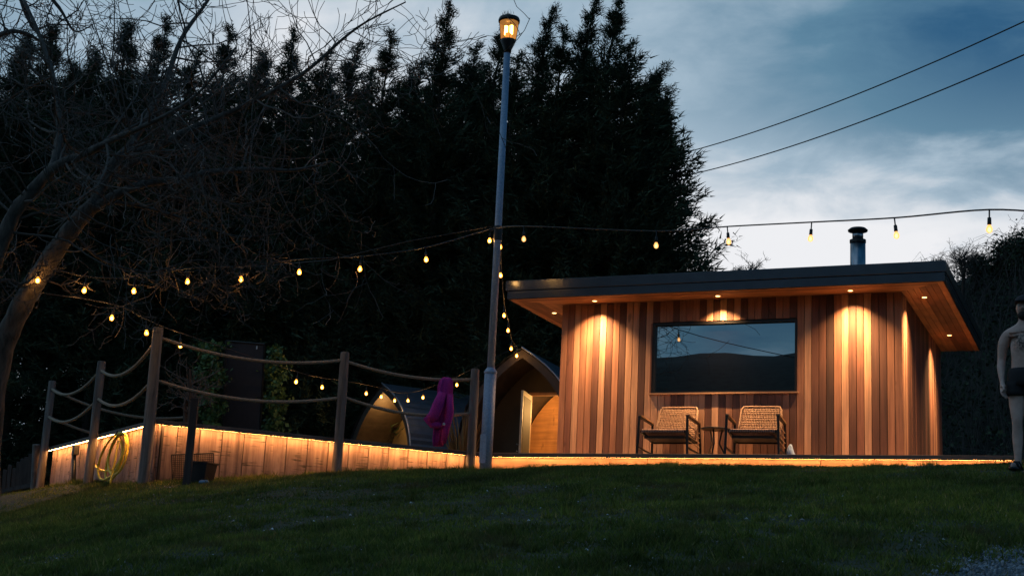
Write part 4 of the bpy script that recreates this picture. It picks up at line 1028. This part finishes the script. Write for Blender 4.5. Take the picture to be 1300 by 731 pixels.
LIMBS = [
 limb([(-20, 640, 17.2), (-12, 520, 17), (4, 442, 17), (24, 395, 17), (48, 352, 17), (78, 308, 17), (104, 275, 17), (122, 258, 17)], [.21, .18, .155, .15, .14, .13, .12, .11]),
 limb([(120, 262, 17), (128, 230, 17.2), (150, 200, 17.5), (172, 175, 17.8), (208, 110, 18.2), (230, 50, 18.5), (263, 2, 18.8), (285, -40, 19)], [.085, .07, .06, .052, .043, .034, .026, .018]),
 limb([(118, 264, 17), (150, 200, 17.2), (197, 187, 17.4), (243, 164, 17.5), (296, 141, 17.6), (345, 117, 17.6), (392, 88, 17.6), (435, 50, 17.6), (467, 27, 17.6), (515, 3, 17.6)], [.075, .068, .06, .052, .042, .036, .028, .021, .016, .010]),
 limb([(116, 266, 17), (150, 246, 17), (186, 233, 17.1), (230, 227, 17.3), (272, 218, 17.5), (328, 215, 17.7), (375, 216, 17.8), (420, 205, 17.8)], [.07, .065, .055, .05, .045, .035, .025, .016]),
 limb([(-40, 420, 16.2), (-8, 335, 16.2), (17, 273, 16.2), (37, 247, 16.2), (69, 213, 16.2), (105, 197, 16.2), (144, 177, 16.1), (200, 152, 16), (250, 120, 16), (300, 60, 16)], [.12, .11, .095, .085, .07, .055, .04, .03, .02, .012]),
 limb([(60, 226, 16.2), (75, 180, 16.6), (70, 110, 17), (52, 50, 17.4), (30, 0, 17.8)], [.06, .05, .04, .03, .024]),
 limb([(-30, 60, 18), (15, 40, 18), (50, 52, 18.1), (70, 75, 18.2)], [.05, .035, .02, .008]),
 limb([(18, -30, 18), (34, 20, 18), (52, 45, 18.1), (84, 50, 18.2)], [.04, .03, .018, .006]),
 limb([(40, -30, 18.2), (75, 10, 18.2), (95, 40, 18.3), (120, 30, 18.4)], [.04, .026, .014, .005]),
 limb([(48, 352, 17), (30, 362, 16.6), (10, 356, 16.4), (-12, 358, 16.2)], [.04, .03, .028, .02]),
 limb([(125, 255, 17), (180, 262, 17.1), (240, 280, 17.3), (300, 300, 17.6), (360, 296, 17.8)], [.035, .028, .022, .016, .01]),
 limb([(90, 292, 17), (130, 330, 17.1), (190, 345, 17.3), (250, 330, 17.5), (300, 340, 17.7)], [.03, .022, .016, .012, .008]),
]
rs_ = random.Random(9)
cam_r = Vector(ROT[:, 0])
for li, (P, Rr) in enumerate(LIMBS):
    if li == 0: idx = range(12, len(P) - 1, 4)
    elif li in (6, 7, 8): idx = range(2, len(P), 2)
    else: idx = range(4, len(P), 1)
    for i in idx:
        if li in (1, 2, 3, 4, 5) and rs_.random() < .08: continue
        d = (P[min(i + 1, len(P) - 1)] - P[max(i - 1, 0)]).normalized(); ax = d.orthogonal(); ax.rotate(Matrix.Rotation(rs_.uniform(0, 6.28), 3, d))
        if li in (3, 10, 11): ax.z -= rs_.uniform(0, .6)
        if li in (1, 2, 5): ax.z += .1
        Lk = {0: .7, 6: .45, 7: .45, 8: .45, 9: .5, 10: 1.0, 11: .9}.get(li, rs_.uniform(1.0, 2.1))
        tw.grow(P[i], d * .45 + ax, Lk, min(Rr[i] * .45, .017), 2, (0, 0, .22), .34, 5, 7)
trunk.build('trunk', M_bark, bt, True)
tw.b.build('twigs', M_twig, bt, False)

def small_bare(name, label, px, pytop, pybase, D, seed, n=26, group=None, ivy=0):
    base = atD(px, pybase, D); top = atD(px, pytop, D); H = top.z - base.z
    t = thing(name, label, 'tree', base, group); T_ = Twigs(seed); r = random.Random(seed)
    tr_ = MB()
    for k in range(3):
        e = base + Vector((r.uniform(-.3, .3) * H * .3, r.uniform(-.2, .2), H * r.uniform(.55, .8)))
        tr_.tube([base - Vector((0, 0, .3)), base.lerp(e, .5) + Vector((r.uniform(-.1, .1), 0, 0)), e], [.05, .035, .015], 6)
        for j in range(n // 3):
            f = r.uniform(.3, 1); p = base.lerp(e, f); a = r.uniform(0, 6.28)
            T_.grow(p, Vector((math.cos(a) * .8, math.sin(a) * .8, .7)), H * r.uniform(.28, .45), .014, 2, (0, 0, .1), .4, 4, 5)
    tr_.build('trunk', M_bark_dark, t); T_.b.build('twigs', M_twig, t)
    if ivy:
        rs = np.random.RandomState(seed); pts = np.array(base)[None, :] + rs.normal(size=(ivy, 3)) * np.array([H * .16, .3, H * .2]) + np.array([0, 0, H * .5])
        leaf_cloud('foliage', pts, .09, M_conifer, t, rs)
    return t
small_bare('young_tree', 'tiny bare treetop poking up behind the cabin roof', 952, 320, 372, 40, 31, 24)
small_bare('young_tree', 'smaller bare treetop just left of the other one behind the roof', 936, 332, 365, 42, 33, 12)
small_bare('bare_shrub', 'small bare shrub glowing amber behind the tall corner post', 240, 440, 560, 20.9, 88, 15)
SCRUB = [(1190, 322, 350, 40, 0), (1222, 306, 352, 41, 0), (1238, 322, 345, 42, 500), (1252, 312, 345, 43, 200), (1276, 300, 340, 42, 1200), (1296, 286, 335, 41, 1400), (1322, 290, 335, 42, 900)]
SW = ['leftmost scrub tree touching the roof corner on the hillside', 'rounded bare scrub tree right of the roof corner', 'small dark evergreen clump in the hillside scrub', 'thin bare scrub tree under the nearest pale bulb', 'dense dark scrub tree right of the nearest pale bulb', 'tallest dark scrub tree at the right edge of the view', 'scrub tree beyond the right edge of the view']
for i, (x, yt, yb, D, iv) in enumerate(SCRUB[:6]): small_bare('scrub_tree', SW[i], x, yt, yb + 14, D, 50 + i, 54, 'scrub trees on the hillside crest', iv)
# brambles and dead stems over the bank: uncountable
b = MB(); rs = random.Random(77)
for k in range(1900):
    x = rs.uniform(-8, 2); y = rs.uniform(30, 46); z = float(bank_z(np.array([[x]]), np.array([[y]]))[0, 0]); h = rs.uniform(.6, 1.7) * (.5 if y > 43 else 1)
    dx, dy = rs.gauss(0, .35), rs.gauss(0, .3)
    b.tube([(x, y, z - .1), (x + dx * .5, y + dy * .5, z + h * .6), (x + dx * 1.3, y + dy, z + h), (x + dx * 2.4, y + dy * 1.4, z + h * rs.uniform(.6, 1.0))], [.012, .010, .007, .003], 3, False)
tag(b.build('brambles', M_stem), 'tangle of dead bramble stems covering the dark bank right of the cabin', 'brambles', kind='stuff')
rsn = np.random.RandomState(8); n = 26000
bx = rsn.uniform(-8, 3, n); by = rsn.uniform(28.5, 44, n); bz = bank_z(bx[None, :], by[None, :])[0] + np.abs(rsn.normal(size=n)) * .25
tag(leaf_cloud('undergrowth', np.c_[bx, by, bz], .11, M_conifer, None, rsn, .2), 'dark leafy undergrowth on the bank right of the cabin', 'undergrowth', kind='stuff')

# ------------------------------------------------------------------ lawn, gravel and litter
def in_deck(x, y):
    ins = np.zeros(len(x), bool); n = len(poly)
    for i in range(n):
        x0, y0 = poly[i]; x1, y1 = poly[(i + 1) % n]
        c = ((y0 > y) != (y1 > y)) & (x < (x1 - x0) * (y - y0) / (y1 - y0 + 1e-12) + x0); ins ^= c
    return ins
def wedge(rs, n, a0, a1, d0, d1, pw=1.0):
    a = np.radians(rs.uniform(a0, a1, n)); d = d0 + (d1 - d0) * rs.rand(n) ** pw; return d * np.sin(a), d * np.cos(a)
def stony(x, y):  # 1 where the gravel path runs at the lower right and by the deck end
    d = np.hypot(x, y); a = np.degrees(np.arctan2(x, y))
    f = np.clip((a + 7.2) / 2.2, 0, 1) * np.clip((9.95 - d + (a + 5) * .20 + .45 * smooth_noise(x, y, 41, 4)) / 1.1, 0, 1) * .8
    g = np.clip((a + 9.5) / 2, 0, 1) * np.clip((d - 16.9) / .5, 0, 1)
    return np.maximum(f, g)
rs = np.random.RandomState(1); n = 600000
x, y = wedge(rs, n, -54, 1.5, 6.5, 27, .8)
dens = .55 + .5 * smooth_noise(x, y, 31, 1.1) + .4 * smooth_noise(x, y, 33, 3.0) + .35 * smooth_noise(x, y, 35, 8.0)
keep = (~in_deck(x, y)) & (rs.rand(n) < np.clip(dens * 1.0 + .48, .38, 1)) & (rs.rand(n) > stony(x, y) * .97) & (y < 26)
x, y, dens = x[keep], y[keep], dens[keep]; n = len(x); z = ground_z(x, y)
edge = np.zeros(n)
for (p, q) in ((F_, A_), (A_, B_), (B_, E_)):
    p = np.array(p); q = np.array(q); tt = np.clip(((np.c_[x, y] - p) @ (q - p)) / ((q - p) @ (q - p)), 0, 1); dd = np.hypot(x - (p + tt[:, None] * (q - p))[:, 0], y - (p + tt[:, None] * (q - p))[:, 1]); edge = np.maximum(edge, np.exp(-(dd / .12) ** 2))
h = (.014 + .036 * np.clip(dens, 0, 1.3) + .03 * (rs.rand(n) < .03)) * rs.uniform(.6, 1.25, n) + edge * .035 * rs.rand(n) ** 2
# coarser tufts here and there, thicker along the foot of the deck
tc_x, tc_y = wedge(rs, 700, -49, 0, 7, 21); ex = []; 
for (p, q, m_) in ((F_, A_, 26), (A_, B_, 34), (B_, E_, 40)):
    p = np.array(p); q = np.array(q); tt = rs.rand(m_); dv = (q - p) / np.linalg.norm(q - p); ex.append(p + tt[:, None] * (q - p) + np.array([dv[1], -dv[0]]) * rs.uniform(.10, .35, (m_, 1)))
ex = np.concatenate(ex); tc_x = np.r_[tc_x, ex[:, 0]]; tc_y = np.r_[tc_y, ex[:, 1]]
ok = ~in_deck(tc_x, tc_y); tc_x, tc_y = tc_x[ok], tc_y[ok]; kk = 42
sp = np.repeat(rs.uniform(.02, .07, len(tc_x)), kk); hh = np.repeat(rs.uniform(.05, .11, len(tc_x)), kk)
tx = np.repeat(tc_x, kk) + rs.normal(size=len(tc_x) * kk) * sp; ty = np.repeat(tc_y, kk) + rs.normal(size=len(tc_x) * kk) * sp
x = np.r_[x, tx]; y = np.r_[y, ty]; z = np.r_[z, ground_z(tx, ty)]; h = np.r_[h, hh * rs.uniform(.5, 1.1, len(tx))]; n = len(x)
a = rs.uniform(0, 2 * np.pi, n); w = rs.uniform(.004, .009, n); le = rs.normal(size=(n, 2)) * .55
V = np.stack([np.c_[x - w * np.cos(a), y - w * np.sin(a), z - .004], np.c_[x + w * np.cos(a), y + w * np.sin(a), z - .004], np.c_[x + le[:, 0] * h, y + le[:, 1] * h, z + h]], 1).reshape(-1, 3)
me = np_mesh('lawn_grass', V, np.arange(3 * n).reshape(-1, 3), M_grass)
o = bpy.data.objects.new('lawn_grass', me); COL.objects.link(o); tag(o, 'short rough grass covering the sloping lawn before the deck', 'grass', kind='stuff')
def pebbles(name, xs, ys, smin, smax, mat, label, cat, seed):
    rs = np.random.RandomState(seed); n = len(xs); z = ground_z(xs, ys); s = rs.uniform(smin, smax, n)[:, None]
    base = np.array([(1, 0, 0), (-1, 0, 0), (0, 1, 0), (0, -1, 0), (0, 0, .7), (0, 0, -.7)]); tri = np.array([(0, 2, 4), (2, 1, 4), (1, 3, 4), (3, 0, 4)])
    V = np.c_[xs, ys, z][:, None, :] + base[None] * s[:, None] * rs.uniform(.6, 1.3, (n, 6, 1)); ang = rs.rand(n) * 6.28
    Fc = (np.arange(n)[:, None, None] * 6 + tri[None]).reshape(-1, 3)
    me = np_mesh(name, V.reshape(-1, 3), Fc, mat); o = bpy.data.objects.new(name, me); COL.objects.link(o); tag(o, label, cat, kind='stuff'); return o
s = Mat('wet_gravel'); gI = s.N.new('ShaderNodeNewGeometry'); s.base(s.ramp(gI.outputs['Random Per Island'], [(0, (.025, .03, .04)), (.6, (.08, .09, .11)), (1, (.28, .30, .35))])).set(rough=.4)
x, y = wedge(rs, 60000, -11, 2, 6.5, 11.5); k = rs.rand(len(x)) < stony(x, y); x1, y1 = x[k], y[k]
x, y = wedge(rs, 40000, -10, 2, 16.5, 19.0); k = (rs.rand(len(x)) < stony(x, y)) & ~in_deck(x, y)
pebbles('gravel', np.r_[x1, x[k]], np.r_[y1, y[k]], .008, .024, s.m, 'damp bluish gravel at the lower right and by the deck end', 'gravel', 4)
x, y = wedge(rs, 1100, -48, 0, 8, 20); k = ~in_deck(x, y)
s = Mat('pale_litter'); gI = s.N.new('ShaderNodeNewGeometry'); s.base(s.ramp(gI.outputs['Random Per Island'], [(0, (.10, .08, .06)), (.5, (.3, .27, .24)), (1, (.65, .66, .7))])).set(rough=.7)
pebbles('lawn_litter', x[k], y[k], .006, .022, s.m, 'scattered pale bits of leaf and daisy on the lawn', 'litter', 6)
x, y = wedge(rs, 500, -36, -18, 18.2, 20.3); k = ~in_deck(x, y)
pebbles('bark_chips', x[k], y[k], .01, .04, plain('bark_chip', (.09, .06, .045), .9), 'dark bark chips and stones along the foot of the deck', 'bark chips', 7)

# ------------------------------------------------------------------ man at the right edge
def man():
    ft = atD(1307, 600, 13.85); z0 = gz(ft.x, ft.y) + .01
    t = thing('person', 'bare chested bearded man in dark cap, black shorts and sandals walking at the right edge', 'person', (ft.x, ft.y, z0))
    skin = Mat('skin'); v = skin.coord(jitter=False); nz = skin.noise(v, 9, 4)
    skin.base(skin.ramp(nz, [(.3, (.46, .29, .245)), (.7, (.60, .41, .35))])).set(rough=.42)
    gm = skin.N.new('ShaderNodeTexCoord'); mpp = skin.N.new('ShaderNodeMapping'); mpp.inputs['Location'].default_value = (0, .13 * 4, -1.31 * 6); mpp.inputs['Scale'].default_value = (6, 4, 6)
    skin.L.new(gm.outputs['Object'], mpp.inputs[0]); gr = skin.N.new('ShaderNodeTexGradient'); gr.gradient_type = 'SPHERICAL'; skin.L.new(mpp.outputs[0], gr.inputs[0])
    nh = skin.noise(skin.coord((40, 40, 40), False), 1.0, 3); hm_ = skin.mix(1.0, skin.ramp(gr.outputs[0], [(.1, (0, 0, 0)), (.6, (1, 1, 1))]), skin.ramp(nh, [(.35, (0, 0, 0)), (.6, (1, 1, 1))]), 'MULTIPLY')
    old = skin.b.inputs['Base Color'].links[0].from_socket; skin.base(skin.mix(hm_, old, (.05, .035, .028)))
    skin.bump(skin.noise(skin.coord((1, 1, .8), False), 9, 3), .6, .03)
    skin.b.inputs['Subsurface Weight'].default_value = .08; skin.b.inputs['Subsurface Scale'].default_value = .02
    V = []; Ed = []; Rd = []
    def v(p, r, link=None):
        V.append(p); Rd.append(r if isinstance(r, tuple) else (r, r))
        if link is not None: Ed.append((link, len(V) - 1))
        return len(V) - 1
    pel = v((0, 0, .96), (.165, .115)); bel = v((0, -.012, 1.11), (.148, .108), pel); ch = v((0, -.012, 1.29), (.172, .126), bel); up = v((0, .01, 1.42), (.155, .105), ch)
    nk = v((0, .015, 1.50), (.062, .062), up); hb = v((0, -.005, 1.58), (.066, .075), nk); hm = v((0, -.015, 1.67), (.078, .095), hb); ht = v((0, -.005, 1.75), (.062, .075), hm)
    for s in (-1, 1): v((s * .080, -.085, 1.335), (.072, .052), ch)
    nose = v((0, -.115, 1.645), (.014, .016), hm)
    for s in (-1, 1): v((s * .082, .01, 1.65), (.012, .02), hm)
    for s in (-1, 1):   # s=-1: his right arm, on the left of the picture
        sh = v((s * .185, .015, 1.40), (.070, .070), up)
        if s < 0: el = v((-.245, .035, 1.13), .043, v((-.228, .022, 1.27), .057, sh)); wr = v((-.222, -.075, .905), .029, v((-.244, -.005, 1.05), .046, el)); hd = (-.206, -.112, .842)
        else: el = v((.255, .035, 1.14), .046, v((.235, .025, 1.27), .056, sh)); wr = v((.275, .0, .91), .029, v((.272, .02, 1.04), .042, el)); hd = (.28, -.02, .845)
        dx, dy, dz = hd
        pm_ = v((dx, dy, dz), (.040, .022), wr)
        kn = v((dx, dy - .008, dz - .035), (.038, .018), pm_)
        for j in range(4):
            o = (j - 1.5) * .021; l = [.062, .075, .078, .066][j]
            f1 = v((dx + o * .4, dy + o - .012, dz - .062), .0095, kn); f2 = v((dx + o * .4 - s * .012, dy + o - .016, dz - .062 - l * .45), .0085, f1); v((dx + o * .4 - s * .030, dy + o - .014, dz - .062 - l * .85), .0072, f2)
        th = v((dx - s * .015, dy - .048, dz - .01), .012, pm_); v((dx - s * .022, dy - .068, dz - .05), .009, th)
    for s in (-1, 1):
        fy = -.06 if s < 0 else .10
        hip = v((s * .085, 0, .90), (.098, .105), pel); th = v((s * .094, fy * .2, .70), (.086, .092), hip); k = v((s * .093, fy * .5 - .02, .50), .056, th)
        cf = v((s * .099, fy * .7 + .025, .36), .060, v((s * .095, fy * .6, .435), .052, k)); an = v((s * .098, fy + .02, .10), .036, cf); he = v((s * .098, fy + .015, .045), .036, an); ball = v((s * .112, fy - .13, .032), (.042, .024), he); v((s * .115, fy - .20, .028), (.036, .016), ball)
    me = bpy.data.meshes.new('body'); me.from_pydata(V, Ed, []); o = bpy.data.objects.new('body', me); COL.objects.link(o); o.parent = t
    me.materials.append(skin.m)
    sk = o.modifiers.new('skin', 'SKIN'); sk.use_smooth_shade = True; sk.branch_smoothing = .4
    for i, d in enumerate(me.skin_vertices[0].data): d.radius = Rd[i]; d.use_root = (i == pel)
    sb_ = o.modifiers.new('sub', 'SUBSURF'); sb_.levels = 2; sb_.render_levels = 2
    def ell(cx, cy, z, rx, ry, n=20, ph=0): return [(cx + rx * math.cos(2 * math.pi * j / n) * (1 + .03 * math.sin(5 * 2 * math.pi * j / n + ph)), cy + ry * math.sin(2 * math.pi * j / n), z) for j in range(n)]
    b = MB(); b.loft([ell(0, -.0, 1.03, .170, .130), ell(0, 0, .98, .182, .142), ell(0, 0, .90, .190, .146), ell(0, 0, .85, .190, .140)])
    for s in (-1, 1): b.loft([ell(s * .09, 0, .90, .103, .14, ph=s), ell(s * .095, -.005 * s, .84, .106, .130, ph=s), ell(s * .10, .005 * s, .79, .109, .124, ph=s), ell(s * .10, .008 * s, .755, .111, .122, ph=s)])
    b.build('shorts', plain('black_shorts', (.010, .010, .013), .85), t, True, world=False)
    b = MB(); b.ball((0, -.003, 1.70), .112, 18, 10, (.86, .98, .85)); b.v = [(x, y, max(z, 1.705)) for x, y, z in b.v]
    b.add([(-.07, -.08, 1.708), (.07, -.08, 1.708), (.06, -.165, 1.70), (0, -.185, 1.698), (-.06, -.165, 1.70), (-.07, -.08, 1.718), (.07, -.08, 1.718), (.06, -.165, 1.71), (0, -.185, 1.708), (-.06, -.165, 1.71)], [(4, 3, 2, 1, 0), (5, 6, 7, 8, 9), (2, 3, 8, 7), (3, 4, 9, 8), (1, 2, 7, 6), (4, 0, 5, 9)])
    b.build('cap', plain('dark_cap', (.012, .013, .02), .8), t, True, world=False)
    hair = plain('dark_hair', (.018, .012, .009), .8, 0, .4, 60, .5)
    b = MB(); b.ball((0, -.052, 1.572), .058, 16, 10, (1.0, .86, .85)); b.build('beard', hair, t, True, world=False)
    em_ = plain('eye', (.5, .5, .5), .3)
    for s in (-1, 1): MB().ball((s * .032, -.098, 1.672), .011, 8, 6).build('eye', em_, t, True, world=False)
    for s in (-1, 1):
        fy = -.06 if s < 0 else .10
        b = MB(); b.loft([ell(s * .108, fy - .08, z, .052, .145, 18) for z in (-.005, .02)]); 
        b.tube([(s * .108 - .05, fy - .1, .01), (s * .108 - .03, fy - .11, .062), (s * .108 + .03, fy - .11, .062), (s * .108 + .05, fy - .1, .01)], .014, 8)
        b.tube([(s * .1 - .045, fy + .02, .01), (s * .1 - .02, fy - .02, .09), (s * .1 + .02, fy - .02, .09), (s * .1 + .045, fy + .02, .01)], .012, 8)
        b.build('sandal', M_black, t, True, world=False)
    t.rotation_euler.z = R(-8)
man()
